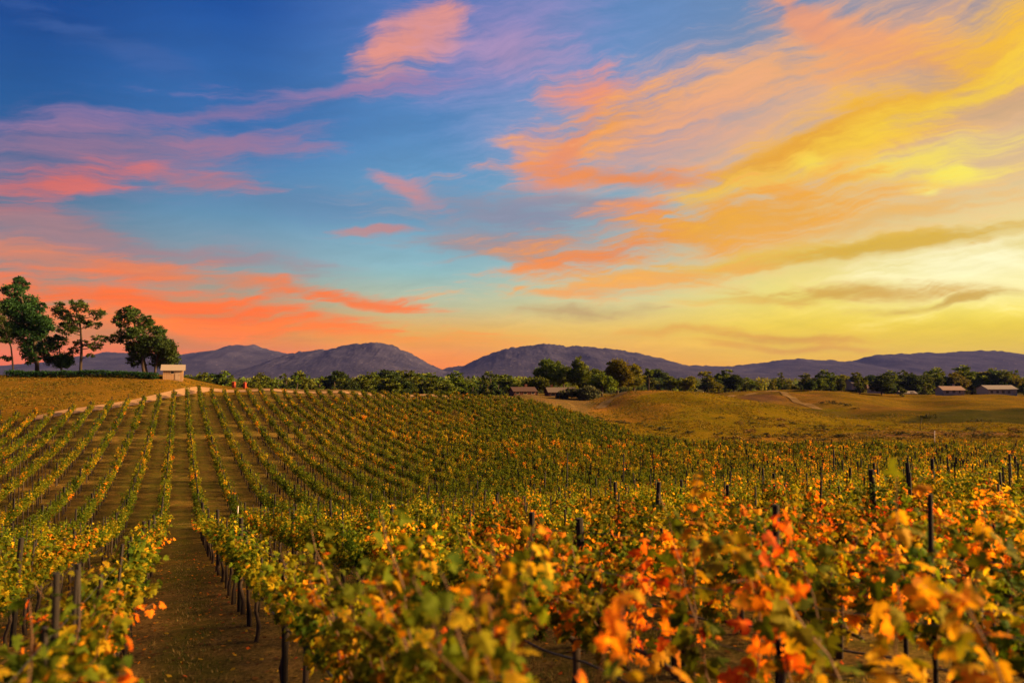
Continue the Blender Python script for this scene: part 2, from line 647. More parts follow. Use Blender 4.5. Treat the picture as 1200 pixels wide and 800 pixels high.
_ps = np.array([-400, -80, -40, -20, 0, 10, 20, 30, 40, 48, 60, 400])
_pz = np.array([7.0, 6.0, 4.0, 1.0, -2.4, -4.1, -5.8, -7.4, -8.8, -9.35, -9.5, -9.5])
_fs = np.linspace(-420, 420, 4201)
_fz = np.interp(_fs, _ps, _pz)
_k = np.exp(-0.5 * (np.arange(-40, 41) / 14.0) ** 2)
_fz = np.convolve(np.pad(_fz, 40, mode='edge'), _k / _k.sum(), mode='valid')


def base_z(x, y):
    return np.interp(x * D[0] + y * D[1], _fs, _fz)


CP = []    # (x, y, z)
for r in (0.5, 10, 22, 36, 46):
    for a in np.arange(0, 360, 30 if r > 5 else 120):
        x, y = r * math.sin(R(a)), r * math.cos(R(a))
        CP.append((x, y, float(base_z(x, y))))
for r in (80, 150):
    for a in range(80, 290, 35):
        x, y = r * math.sin(R(a)), r * math.cos(R(a))
        CP.append((x, y, float(base_z(x, y))))
for px, Z, z in [
    # left field rising to the embankment
    (0, 60, -8.7), (200, 60, -8.9), (400, 62, -9.3), (-250, 68, -8.2), (0, 68, -8.3), (200, 68, -8.45), (-300, 82, -7.3), (0, 84, -7.25),
    (200, 84, -7.35), (400, 84, -8.7), (600, 72, -9.5), (600, 84, -9.5), (600, 98, -9.2), (500, 98, -8.5), (400, 98, -7.7), (300, 100, -6.4), (200, 101, -5.6),
    # crest of the far slope
    (250, 121, -3.9), (330, 124, -4.3), (400, 126, -4.7), (500, 130, -5.3), (600, 134, -5.9), (640, 134, -6.9), (690, 130, -8.5), (640, 115, -8.1),
    (600, 115, -7.8), (740, 118, -9.4), (760, 104, -9.6), (830, 104, -9.7), (700, 90, -9.5),
    # track
    (60, 91, -5.4), (110, 98, -4.8), (160, 107, -4.2), (205, 117, -3.2), (245, 127, -2.4), (320, 130, -2.7), (400, 133, -3.1), (500, 138, -3.85), (600, 143, -4.5),
    # knoll with the trees
    (205, 128, -0.3), (180, 126, -0.3), (100, 124, -0.3), (0, 124, -0.3), (-150, 124, -0.3), (-350, 124, -0.3), (205, 146, -0.5), (100, 150, -0.3), (0, 150, -0.3),
    (-300, 150, -0.3), (0, 110, -2.3), (-150, 110, -2.4), (-350, 110, -2.6), (60, 110, -2.5), (110, 114, -1.9), (160, 118, -1.6), (-300, 92, -5.6), (0, 93, -5.4),
    (226, 130, -1.1),
    # behind the crest
    (300, 165, -5.5), (420, 170, -6), (500, 172, -6.6), (600, 178, -6.6), (300, 250, -10), (450, 250, -10), (580, 250, -9.5), (0, 220, -5), (-300, 220, -5),
    (620, 205, -5.6), (690, 195, -6.6),
    # grass hill on the right
    (712, 172, -7.2), (735, 190, -4.7), (780, 190, -4.4), (830, 186, -4.8), (880, 174, -6.3), (930, 160, -8.0), (985, 146, -9.9), (1030, 122, -9.8),
    (830, 140, -8.1), (780, 140, -8.3), (730, 146, -8.6), (900, 134, -8.7), (800, 230, -7.5), (880, 230, -8.5), (940, 205, -10.4), (850, 112, -9.8), (950, 112, -9.8),
    # fields beyond
    (915, 268, -5.9), (960, 268, -6.4), (1010, 256, -7.3), (1060, 238, -10.3), (1130, 250, -8.3), (1200, 236, -9.4), (1000, 200, -11.6), (900, 215, -10.6), (1090, 180, -11.0),
    (1200, 180, -11.6), (1100, 142, -10.6), (1200, 142, -10.6), (1100, 108, -9.7), (1200, 108, -9.6), (1450, 108, -9.6), (1450, 200, -10.5), (1450, 60, -9.4),
    (1200, 75, -9.5), (1000, 75, -9.5), (800, 75, -9.5), (1000, 95, -9.6), (950, 340, -8.6), (1100, 330, -9.6), (1250, 320, -9.6), (800, 320, -9), (650, 320, -10),
]:
    CP.append(((px - 600) / FPX * Z, Z, z))
for r, z in ((430, -11.0), (700, -14), (1300, -16), (3500, -16), (8000, -16)):
    for a in np.arange(0, 360, 24):
        CP.append((r * math.sin(R(a)), r * math.cos(R(a)), z))
CP = np.array(CP)


def warp(x, y):
    r = np.sqrt(x * x + y * y) + 1e-6
    w = np.log1p(r / 22.0) / r
    return np.stack([x * w, y * w], -1)


def tps_k(d2):
    return 0.5 * d2 * np.log(d2 + 1e-12)


_cw = warp(CP[:, 0], CP[:, 1])
_res = CP[:, 2] - base_z(CP[:, 0], CP[:, 1])
_n = len(CP)
_K = tps_k(((_cw[:, None] - _cw[None]) ** 2).sum(-1)) + np.eye(_n) * 4e-4
_P = np.c_[np.ones(_n), _cw]
_A = np.block([[_K, _P], [_P.T, np.zeros((3, 3))]])
_w = np.linalg.solve(_A, np.r_[_res, np.zeros(3)])

# gentle lumps so that no slope is a perfect sheet
_lump = [(rng.uniform(0, 6.28), rng.uniform(0.04, 0.5), rng.uniform(0, 6.28)) for _ in range(14)]


def gz(x, y):
    x = np.atleast_1d(np.asarray(x, float))
    y = np.atleast_1d(np.asarray(y, float))
    out = np.empty(len(x))
    for i in range(0, len(x), 20000):
        xs, ys = x[i:i + 20000], y[i:i + 20000]
        w = warp(xs, ys)
        k = tps_k(((w[:, None] - _cw[None]) ** 2).sum(-1))
        z = base_z(xs, ys) + k @ _w[:_n] + _w[_n] + w @ _w[_n + 1:]
        r = np.sqrt(xs * xs + ys * ys)
        f = np.zeros(len(xs))
        for a, q, ph in _lump:
            f += np.sin((xs * math.cos(a) + ys * math.sin(a)) * q + ph) / (1 + q * 9)
        z = z + 0.05 * f + 0.30 * f * np.clip((r - 105) / 60, 0, 1) * ((xs > 15) | (r > 180))
        out[i:i + 20000] = z
    return out


def gz1(x, y):
    return float(gz([x], [y])[0])


def vp(px, Z):
    return ((px - 600) / FPX * Z, Z)


# outline of the planted land (x, y)
VINE_POLY = np.array([
    vp(-500, 60), vp(-420, 88), vp(0, 89.5), vp(56, 89), vp(105, 95), vp(155, 103), vp(200, 113), vp(232, 121.5), vp(320, 126), vp(400, 129), vp(500, 133.5), vp(600, 138),
    vp(640, 138), vp(685, 129), vp(722, 112), vp(752, 97), vp(790, 88), vp(850, 86), vp(950, 86), vp(1060, 84), vp(1200, 84), vp(1500, 84), vp(1700, 40), (60, 0), (30, -14), (-30, -14), (-75, 5)])


def inside(x, y, poly):
    c = np.zeros(len(x), bool)
    n = len(poly)
    j = n - 1
    for i in range(n):
        xi, yi = poly[i]
        xj, yj = poly[j]
        cond = ((yi > y) != (yj > y)) & (x < (xj - xi) * (y - yi) / (yj - yi + 1e-12) + xi)
        c ^= cond
        j = i
    return c


def edge_dist(x, y, line):
    d = np.full(len(x), 1e9)
    for i in range(len(line) - 1):
        a, b = np.array(line[i]), np.array(line[i + 1])
        ab = b - a
        tt = np.clip(((x - a[0]) * ab[0] + (y - a[1]) * ab[1]) / (ab @ ab), 0, 1)
        d = np.minimum(d, np.hypot(x - a[0] - tt * ab[0], y - a[1] - tt * ab[1]))
    return d


# ground mesh: rings round the viewpoint, dense near, wide far
NA = 900
rr = np.concatenate([0.4 * (60 / 0.4) ** (np.arange(130) / 130), np.linspace(60, 330, 190, endpoint=False), 330 * (6150 / 330) ** (np.arange(70) / 69)])
NR = len(rr)
# denser azimuths ahead
aa = np.linspace(-math.pi, math.pi, NA, endpoint=False)
aa = aa - 0.45 * np.sin(aa)
X = (rr[:, None] * np.sin(aa)[None]).ravel()
Y = (rr[:, None] * np.cos(aa)[None]).ravel()
Zt = gz(X, Y)
G = np.c_[X, Y, Zt]
ii, jj = np.meshgrid(np.arange(NR - 1), np.arange(NA), indexing='ij')
q = np.stack([ii * NA + jj, (ii + 1) * NA + jj, (ii + 1) * NA + (jj + 1) % NA, ii * NA + (jj + 1) % NA], -1).reshape(-1, 4)
q = q[:, ::-1]
tri = np.concatenate([q[:, [0, 1, 2]], q[:, [0, 2, 3]]])
cidx = len(G)
G = np.vstack([G, [0, 0, gz1(0, 0)]])
tri = np.vstack([tri, np.stack([np.full(NA, cidx), (np.arange(NA) + 1) % NA, np.arange(NA)], -1)])
gx, gy = G[:, 0], G[:, 1]
gc = np.tile(np.array([0.120, 0.078, 0.030]), (len(G), 1))                 # dry grass
inv = inside(gx, gy, VINE_POLY)
gr_ = np.hypot(gx, gy)
gaz = np.arctan2(gx, gy)
gc[gr_ > 240] = (0.115, 0.074, 0.010)
gc[gr_ > 420] = (0.052, 0.050, 0.022)
hill = (gaz > 0.13) & (gr_ > 100) & (gr_ < 240) & ~inv
gc[hill] = (0.118, 0.085, 0.006)
fallow = inside(gx, gy, np.array([vp(1040, 160), vp(1100, 205), vp(1260, 210), vp(1260, 150), vp(1120, 152)]))
gc[fallow] = (0.040, 0.038, 0.010)
vale = inside(gx, gy, np.array([vp(905, 175), vp(960, 150), vp(1010, 170), vp(1100, 200), vp(1080, 215), vp(1000, 212), vp(930, 215)]))
gc[vale] = (0.062, 0.048, 0.008)
bare = inside(gx, gy, np.array([vp(985, 112), vp(1060, 122), vp(1180, 118), vp(1180, 106), vp(1050, 104)]))
gc[bare] = (0.110, 0.060, 0.032)
knoll = (gaz < -0.36) & (gr_ > 90) & (gr_ < 260) & ~inv
gc[knoll] = (0.125, 0.072, 0.010)
gc[inv] = (0.125, 0.084, 0.022)
gc[inv & (gr_ < 22)] = (0.165, 0.100, 0.034)
saddle = inside(gx, gy, np.array([vp(690, 150), vp(700, 195), vp(745, 215), vp(800, 215), vp(800, 192), vp(735, 170)]))
gc[saddle] = (0.20, 0.10, 0.022)
for pa, cc_ in (([vp(905, 225), vp(915, 262), vp(960, 262), vp(985, 235), vp(950, 220)], (0.125, 0.070, 0.016)), ([vp(800, 200), vp(810, 225), vp(870, 235), vp(885, 215)], (0.150, 0.080, 0.024)),
                ([vp(990, 205), vp(1010, 225), vp(1090, 228), vp(1085, 208)], (0.105, 0.060, 0.012)), ([vp(700, 140), vp(690, 150), vp(735, 172), vp(800, 150), vp(760, 128)], (0.150, 0.086, 0.012)),
                ([vp(840, 100), vp(850, 110), vp(1000, 112), vp(1010, 102)], (0.150, 0.082, 0.014))):
    gc[inside(gx, gy, np.array(pa)) & ~inv] = cc_
slide = inside(gx, gy, np.array([vp(862, 232), vp(870, 262), vp(900, 262), vp(915, 240), vp(890, 225)]))
gc[slide] = (0.075, 0.042, 0.024)
# soften the borders by averaging along the rings
g2 = gc[:-1].reshape(NR, NA, 3)
for _ in range(2):
    g2 = (g2 + np.roll(g2, 1, 1) + np.roll(g2, -1, 1)) / 3
    g2[1:-1] = (g2[1:-1] * 2 + g2[2:] + g2[:-2]) / 4
gc[:-1] = g2.reshape(-1, 3)
inv_f = inv.astype(float)

t = MT('ground_soil_and_grass')
a = t.n('ShaderNodeVertexColor', layer_name='Col')
P = t.pos()
n1 = t.noise(0.16, 5, 0.6, P)
n2 = t.noise(1.7, 6, 0.65, P)
n3 = t.noise(14, 6, 0.7, P)
c = t.mix(t.rng(n1.outputs[0], 0.3, 0.7), t.mix(1.0, a.outputs[0], (0.72, 0.86, 0.8), 'MULTIPLY'), t.mix(1.0, a.outputs[0], (1.35, 1.18, 1.05), 'MULTIPLY'))
c = t.mix(t.rng(n2.outputs[0], 0.35, 0.7), t.mix(1.0, c, (0.62, 0.68, 0.62), 'MULTIPLY'), t.mix(1.0, c, (1.3, 1.22, 1.1), 'MULTIPLY'))
c = t.mix(t.rng(n3.outputs[0], 0.36, 0.66), t.mix(1.0, c, (0.45, 0.45, 0.45), 'MULTIPLY'), t.mix(1.0, c, (1.6, 1.5, 1.35), 'MULTIPLY'))
# weeds along the middle of the alleys
dp = t.n('ShaderNodeVectorMath', operation='DOT_PRODUCT')
t.l(P, dp.inputs[0])
dp.inputs[1].default_value = (NV[0], NV[1], 0)
fr = t.math('FRACT', t.math('DIVIDE', t.math('SUBTRACT', dp.outputs['Value'], V0), ROW))
mid = t.rng(t.math('ABSOLUTE', t.math('SUBTRACT', fr, 0.5)), 0.14, 0.34, 1.0, 0.0)
va = t.n('ShaderNodeAttribute', attribute_name='Vine')
n4 = t.noise(0.8, 4, 0.6, P)
wf = t.math('MULTIPLY', t.math('MULTIPLY', mid, va.outputs['Fac']), t.rng(n4.outputs[0], 0.38, 0.62))
c = t.mix(t.math('MULTIPLY', wf, 0.75), c, t.mix(n3.outputs[0], (0.040, 0.050, 0.006), (0.115, 0.098, 0.012)))
hgt = t.math('ADD', t.math('MULTIPLY', n2.outputs[0], 0.5), n3.outputs[0])
t.bsdf(c, 1.0, hgt, 0.8, 0.06, 0.0)
M_GROUND = t.m
me = new_mesh('ground', G, tri, M_GROUND, gc, smooth=True)
va_ = me.attributes.new('Vine', 'FLOAT', 'POINT')
va_.data.foreach_set('value', inv_f.astype(np.float32))
tag(link('ground', me), kind='structure')

# dirt tracks, sheets laid on the ground
t = MT('track_dirt')
n2 = t.noise(0.9, 5, 0.65, t.pos())
t.bsdf(t.mix(n2.outputs[0], (0.20, 0.110, 0.052), (0.36, 0.215, 0.110)), 0.95, n2.outputs[0], 0.4, 0.05, 0.0)
M_TRACK = t.m
t = MT('path_dirt')
n2 = t.noise(0.5, 5, 0.65, t.pos())
t.bsdf(t.mix(t.rng(n2.outputs[0], 0.35, 0.65), (0.12, 0.075, 0.020), (0.22, 0.135, 0.055)), 0.95, n2.outputs[0], 0.4, 0.05, 0.0)
M_PATH = t.m


def track(name, pts, w, mat, n=160, lift=0.05):
    pts = np.array(pts, float)
    tt = np.linspace(0, 1, n)
    seg = np.r_[0, np.cumsum(np.hypot(*np.diff(pts, axis=0).T))]
    x = np.interp(tt * seg[-1], seg, pts[:, 0])
    y = np.interp(tt * seg[-1], seg, pts[:, 1])
    k = np.ones(9) / 9
    xs = np.convolve(np.pad(x, 4, mode='edge'), k, 'valid')
    ys = np.convolve(np.pad(y, 4, mode='edge'), k, 'valid')
    T = unit(np.stack([np.gradient(xs), np.gradient(ys)], -1))
    Np = np.stack([-T[:, 1], T[:, 0]], -1)
    ws = np.linspace(-0.5, 0.5, 7)
    ww = w * (1 + 0.10 * np.sin(tt * 17) + 0.05 * np.sin(tt * 41))
    PX = xs[:, None] + Np[:, 0:1] * ws[None] * ww[:, None]
    PY = ys[:, None] + Np[:, 1:2] * ws[None] * ww[:, None]
    PZ = gz(PX.ravel(), PY.ravel()) + lift
    V = np.c_[PX.ravel(), PY.ravel(), PZ]
    i, j = np.meshgrid(np.arange(n - 1), np.arange(6), indexing='ij')
    F = np.stack([i * 7 + j, i * 7 + j + 1, (i + 1) * 7 + j + 1, (i + 1) * 7 + j], -1).reshape(-1, 4)
    return link(name, new_mesh(name, V, F[:, ::-1], mat, smooth=True))


tag(track('dirt_road', [vp(28, 89.5), vp(60, 91.2), vp(110, 98), vp(160, 107), vp(205, 117), vp(243, 126.5), vp(290, 129), vp(400, 133), vp(500, 138), vp(560, 141)], 2.8, M_TRACK, 240, 0.10), kind='structure')
tag(track('dirt_path', [vp(905, 276), vp(916, 262), vp(924, 248), vp(936, 232), vp(960, 215)], 2.6, M_PATH, 120, 0.12), kind='structure')
tag(track('dirt_path', [vp(700, 168), vp(722, 186), vp(748, 205), vp(790, 212), vp(850, 240), vp(870, 262), vp(905, 276)], 2.6, M_PATH, 160, 0.12), kind='structure')

# ----------------------------------------------------------------------------
# mountains far off
# ----------------------------------------------------------------------------
t = MT('mountain_rock_scrub_haze_tint')
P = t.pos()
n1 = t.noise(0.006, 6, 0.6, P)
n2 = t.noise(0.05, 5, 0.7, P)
c = t.mix(t.rng(n1.outputs[0], 0.35, 0.65), (0.020, 0.020, 0.036), (0.042, 0.039, 0.060))  # rock and scrub tones with the blue-violet of distant haze mixed into the colour
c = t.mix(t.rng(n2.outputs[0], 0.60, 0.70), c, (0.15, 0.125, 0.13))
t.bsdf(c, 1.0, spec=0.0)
M_MTN = t.m


def vnoise(x, y, seed):
    xi, yi = np.floor(x).astype(int), np.floor(y).astype(int)
    fx, fy = x - xi, y - yi
    fx, fy = fx * fx * (3 - 2 * fx), fy * fy * (3 - 2 * fy)

    def h(a, b):
        v = np.sin(a * 127.1 + b * 311.7 + seed * 74.7) * 43758.5453
        return v - np.floor(v)
    return (h(xi, yi) * (1 - fx) + h(xi + 1, yi) * fx) * (1 - fy) + (h(xi, yi + 1) * (1 - fx) + h(xi + 1, yi + 1) * fx) * fy


def mountain(prof, Z, depth, seed, label=None):
    prof = np.array(prof, float)
    nx, ny = 420, 70
    px = np.linspace(prof[0, 0], prof[-1, 0], nx)
    py = np.interp(px, prof[:, 0], prof[:, 1])
    k = np.hanning(5)
    py = np.convolve(np.pad(py, 2, mode='edge'), k / k.sum(), 'valid')
    py0 = py
    py = py + 1.7 * (vnoise(px * 0.22, px * 0, seed + 3) - 0.5) + 0.9 * (vnoise(px * 0.6, px * 0, seed + 5) - 0.5)
    x = (px - 600) / FPX * Z
    hj = np.array([at(a, b, Z)[2] for a, b in zip(px, py)]) + 20
    h = np.array([at(a, b, Z)[2] for a, b in zip(px, py0)]) + 20
    tt = np.linspace(-1, 1, ny)
    XX = np.repeat(x[:, None], ny, 1)
    YY = Z + tt[None] * depth * np.ones((nx, 1))
    f = np.clip(1 - np.abs(tt), 0, 1)[None] ** 0.85
    amp = 0
    rid = np.zeros_like(XX)
    for o, (sc, am) in enumerate(((0.003, 1.0), (0.007, 0.6), (0.016, 0.35), (0.04, 0.18))):
        v = vnoise(XX * sc + 17, YY * sc * 1.0 + XX * sc * 0.4, seed + o)
        rid += am * (1 - np.abs(2 * v - 1))
        amp += am
    rid = rid / amp - 0.5
    HH = h[:, None] * f
    HH = HH + h[:, None] * rid * 0.16 * np.sqrt(f) * np.minimum(1, 2.5 * np.abs(tt))[None] + h[:, None] * 0.05 * rid * f
    HH += ((vnoise(XX * 0.03, YY * 0.03, seed + 9) - 0.5) * 6 + (vnoise(XX * 0.09, YY * 0.09, seed + 19) - 0.5) * 4) * f
    HH += (hj - h)[:, None] * np.exp(-(tt / 0.05) ** 2)[None]
    V = np.stack([XX, YY, HH - 20], -1).reshape(-1, 3)
    i, j = np.meshgrid(np.arange(nx - 1), np.arange(ny - 1), indexing='ij')
    F = np.stack([i * ny + j, (i + 1) * ny + j, (i + 1) * ny + j + 1, i * ny + j + 1], -1).reshape(-1, 4)
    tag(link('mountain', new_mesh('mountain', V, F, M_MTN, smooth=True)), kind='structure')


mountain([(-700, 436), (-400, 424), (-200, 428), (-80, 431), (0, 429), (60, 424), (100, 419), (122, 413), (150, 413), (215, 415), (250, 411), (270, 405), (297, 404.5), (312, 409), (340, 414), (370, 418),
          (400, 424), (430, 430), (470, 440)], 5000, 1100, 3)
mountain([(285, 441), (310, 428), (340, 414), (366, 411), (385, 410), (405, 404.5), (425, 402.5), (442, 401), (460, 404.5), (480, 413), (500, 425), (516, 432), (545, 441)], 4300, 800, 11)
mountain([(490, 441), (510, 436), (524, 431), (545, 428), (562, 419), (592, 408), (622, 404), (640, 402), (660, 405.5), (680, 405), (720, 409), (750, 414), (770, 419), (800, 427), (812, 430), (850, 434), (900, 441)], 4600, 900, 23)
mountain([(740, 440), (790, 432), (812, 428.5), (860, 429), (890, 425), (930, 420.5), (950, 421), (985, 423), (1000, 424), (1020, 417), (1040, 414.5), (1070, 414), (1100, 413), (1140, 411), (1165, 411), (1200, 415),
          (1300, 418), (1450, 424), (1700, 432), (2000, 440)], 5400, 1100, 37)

# ----------------------------------------------------------------------------
# grapevines
# ----------------------------------------------------------------------------
PAL = {k: np.array(v) for k, v in dict(
    dgreen=(0.046, 0.078, 0.005), green=(0.090, 0.120, 0.006), ygreen=(0.205, 0.185, 0.007), gold=(0.48, 0.295, 0.010),
    orange=(0.70, 0.255, 0.010), red=(0.60, 0.120, 0.010), brown=(0.19, 0.085, 0.014)).items()}
PK = list(PAL)
PC = np.array([PAL[k] for k in PK])
MIXES = {   # share of dgreen green ygreen gold orange red brown
    'green': (0.34, 0.47, 0.15, 0.02, 0.01, 0.00, 0.01),
    'olive': (0.20, 0.43, 0.26, 0.07, 0.03, 0.00, 0.01),
    'golden': (0.16, 0.36, 0.29, 0.12, 0.06, 0.00, 0.01),
    'orange': (0.17, 0.34, 0.18, 0.10, 0.17, 0.02, 0.02),
    'fiery': (0.13, 0.27, 0.14, 0.12, 0.26, 0.06, 0.02),
}
WORDS = {'green': 'green-leaved', 'olive': 'yellow-green', 'golden': 'yellowing', 'orange': 'orange and green', 'fiery': 'orange-red'}


def pick(mix, n, base=None):
    i = rng.choice(7, n, p=np.array(mix) / sum(mix))
    if base is not None:
        keep = rng.random(n) < 0.62
        i = np.where(keep, base, i)
    c = PC[i] * rng.uniform(0.7, 1.3, (n, 1))
    return c


def make_vine(mixname, seed, half=0.85, shoots=17, lmin=0.42, lmax=0.95, dens=34, dr=1.0, ls=1.0):
    """one vine in its own axes: cordon along X, base at the origin -> meshes (trunk, canes, foliage)"""
    g = np.random.default_rng(seed)
    tr = Geo()
    zc = 0.92
    tw = g.uniform(-0.05, 0.05, 8)
    pts = [(tw[0], tw[1], -0.12), (tw[2] * .6, tw[3], 0.25), (tw[4], tw[5], 0.55), (tw[6] * 0.5, tw[7] * 0.5, zc - 0.05)]
    tr.tube(pts, [0.045, 0.034, 0.030, 0.034], 7, 0, jag=0.25)
    for sgn in (-1, 1):
        xs = np.linspace(0, half, 6)
        cp = np.c_[sgn * xs, g.uniform(-0.02, 0.02, 6), zc + g.uniform(-0.02, 0.02, 6)]
        cp[0] = pts[-1]
        tr.tube(cp, np.linspace(0.028, 0.014, 6), 6, 0, jag=0.2)
    trunk = tr.mesh('vine_trunk', M_BARK, True)
    canes = []
    P_, T_, N_, S_, C_, E_ = [], [], [], [], [], []
    mix = MIXES[mixname]
    for k in range(shoots):
        x0 = -half + 2 * half * (k + g.uniform(0.1, 0.9)) / shoots
        L = g.uniform(lmin, lmax)
        lean = g.normal(0, 0.20)
        droop = dr * g.uniform(0.0, 0.55) * (1 if g.random() < 0.55 else 0.2)
        n = 9
        u = np.linspace(0, 1, n)
        side = np.sign(lean + 1e-6)
        px_ = x0 + g.normal(0, 0.18) * u
        py_ = lean * u * L + side * droop * 0.45 * u ** 2
        pz_ = zc + L * (u - droop * 0.75 * u ** 3)
        path = np.c_[px_, py_, pz_] + g.normal(0, 0.012, (n, 3))
        cn = Geo()
        cn.tube(path, np.linspace(0.006, 0.0025, n), 4, 0)
        canes.append(cn)
        m = int(dens * L) + 5
        uu = np.sort(g.uniform(0.02, 1.0, m))
        pp = np.stack([np.interp(uu, u, path[:, i]) for i in range(3)], -1)
        out = np.c_[g.normal(0, 0.5, m), np.where(g.random(m) < 0.5, 1, -1) * g.uniform(0.3, 1.0, m), g.normal(0.1, 0.4, m)]
        out = unit(out)
        pos = pp + out * g.uniform(0.03, 0.12, (m, 1))
        tip = unit(out * 0.7 + np.c_[g.normal(0, 0.45, (m, 2)), g.uniform(-1.3, 0.1, m)])
        nrm = g.normal(0, 0.6, (m, 3)) + np.array([0, 0, 0.45]) + out * 0.6
        s = ls * g.uniform(0.062, 0.118, m) * (1.08 - 0.4 * uu)
        # shoots tend to turn together
        b = g.choice(7, p=np.array(mix) / sum(mix))
        i = np.where(g.random(m) < 0.72, b, g.choice(7, m, p=np.array(mix) / sum(mix)))
        c = PC[i] * g.uniform(0.7, 1.3, (m, 1))
        turn = g.random(m) < 0.3
        e = np.where(turn[:, None], PC[np.clip(i + 1, 0, 5)] * 0.9, c)
        P_.append(pos); T_.append(tip); N_.append(nrm); S_.append(s); C_.append(c); E_.append(e)
    canes = [c_.mesh('vine_cane', M_CANE) for c_ in canes]
    V, F, C = leaves(np.vstack(P_), np.vstack(T_), np.vstack(N_), np.concatenate(S_), np.vstack(C_), LOBED, np.vstack(E_))
    fol = new_mesh('vine_foliage', V, F, M_LEAF, C)
    return trunk, canes, fol


VARIANTS = {k: [make_vine(k, 100 * i + j) for j in range(4)] for i, k in enumerate(MIXES)}
SPARSE = [make_vine('fiery', 900, 0.85, 7, 1.0, 1.55, 20, 0.8, 1.25), make_vine('orange', 901, 0.85, 7, 0.95, 1.5, 20, 0.8, 1.25), make_vine('golden', 902, 0.85, 7, 1.0, 1.6, 20, 0.8, 1.25)]
TALL = {k: [make_vine(k, 1000 + 100 * i + j, 0.85, 22, 0.48, 0.95, 44, 1.0, 0.9) for j in range(3)] for i, k in enumerate(MIXES)}
BUSHY = [make_vine('olive', 910, 0.85, 19, 0.75, 1.2, 34, 0.6), make_vine('golden', 911, 0.85, 17, 0.7, 1.15, 32, 0.6)]

# every vine position
STEP = 1.62
vs = np.arange(-70, 75)
vines = []
for k in vs:
    v = V0 + ROW * k
    off = (k * 0.618) % 1 * STEP
    for s in np.arange(-2, 190, STEP):
        vines.append((k, s + off, v))
vines = np.array(vines)
vx = vines[:, 1] * D[0] + vines[:, 2] * NV[0]
vy = vines[:, 1] * D[1] + vines[:, 2] * NV[1]
ok = inside(vx, vy, VINE_POLY)
# a headland under the embankment
ok &= ~((vines[:, 1] > 90.5) & (vines[:, 1] < 93.0) & (vx < -18))
ppx = vx / np.maximum(vy, 0.1) * FPX + 600
ok &= (vy > 1.2) & (ppx > -90) & (ppx < 1290)
# the near ends of the rows: the camera stands in the alley and looks over them
s_, v_ = vines[:, 1], vines[:, 2]
near_gap = np.zeros(len(vines), bool)
near_gap |= (np.abs(v_ - 1.3) < 0.1) & (s_ < 1.9)
near_gap |= (np.abs(v_ - 3.3) < 0.1) & (s_ < 0.9)
near_gap |= (np.abs(v_ + 0.7) < 0.1) & (s_ < 3.3)
ok &= ~near_gap
ok &= (rng.random(len(vines)) > 0.05) | (vy < 8)
vines, vx, vy, ppx = vines[ok], vx[ok], vy[ok], ppx[ok]
vz = gz(vx, vy)
vr = np.hypot(vx, vy)


def autumn(x, y):
    """0 green .. 1 fiery, by place"""
    n = vnoise(x * 0.10 + 5, y * 0.10, 3) * 0.6 + vnoise(x * 0.31, y * 0.31 + 9, 8) * 0.4
    Z = y
    p = x / np.maximum(y, 1) * FPX + 600
    a = 0.27 + 0.60 * (n - 0.5)
    near = np.clip((24 - Z) / 16, 0, 1)
    a += 0.29 * near * np.clip((p - 300) / 300, 0, 1)
    a += 0.06 * near * (p < 250)
    a += 0.05 * np.clip((p - 620) / 250, 0, 1) * (Z > 20)
    a += 0.04 * np.clip((Z - 55) / 20, 0, 1) * (p > 380) * (Z < 112)
    a -= 0.20 * np.exp(-((Z - 34) / 12) ** 2) * np.exp(-((p - 430) / 170) ** 2)
    a -= 0.45 * np.exp(-((Z - 53) / 3.5) ** 2) * np.exp(-((p - 385) / 60) ** 2)
    a -= 0.30 * np.exp(-((Z - 115) / 13) ** 2) * (p > 560)
    return a


av = autumn(vx, vy) + rng.normal(0, 0.07, len(vx))
NAMES = ['green', 'olive', 'golden', 'orange', 'fiery']
cls = np.digitize(av, [0.26, 0.42, 0.58, 0.76])
order = np.argsort(vr)
seen = (vy > 1.2) & (ppx > -70) & (ppx < 1270)
big = [i for i in order if seen[i]][:300]
bigset = set(big)
small = np.array([i for i in range(len(vx)) if i not in bigset])

ORD = ['', 'first', 'second', 'third', 'fourth', 'fifth', 'sixth', 'seventh', 'eighth', 'ninth', 'tenth', 'eleventh', 'twelfth', 'thirteenth', 'fourteenth', 'fifteenth',
       'sixteenth', 'seventeenth', 'eighteenth', 'nineteenth', 'twentieth', 'twenty-first', 'twenty-second', 'twenty-third', 'twenty-fourth', 'twenty-fifth', 'twenty-sixth', 'twenty-seventh', 'twenty-eighth', 'twenty-ninth', 'thirtieth', 'thirty-first', 'thirty-second', 'thirty-third', 'thirty-fourth', 'thirty-fifth', 'thirty-sixth', 'thirty-seventh', 'thirty-eighth', 'thirty-ninth', 'fortieth']


def row_words(k):
    k = int(k)
    return f'{ORD[k + 1]} row right of the alley' if k >= 0 else f'{ORD[-k]} row left of the alley'


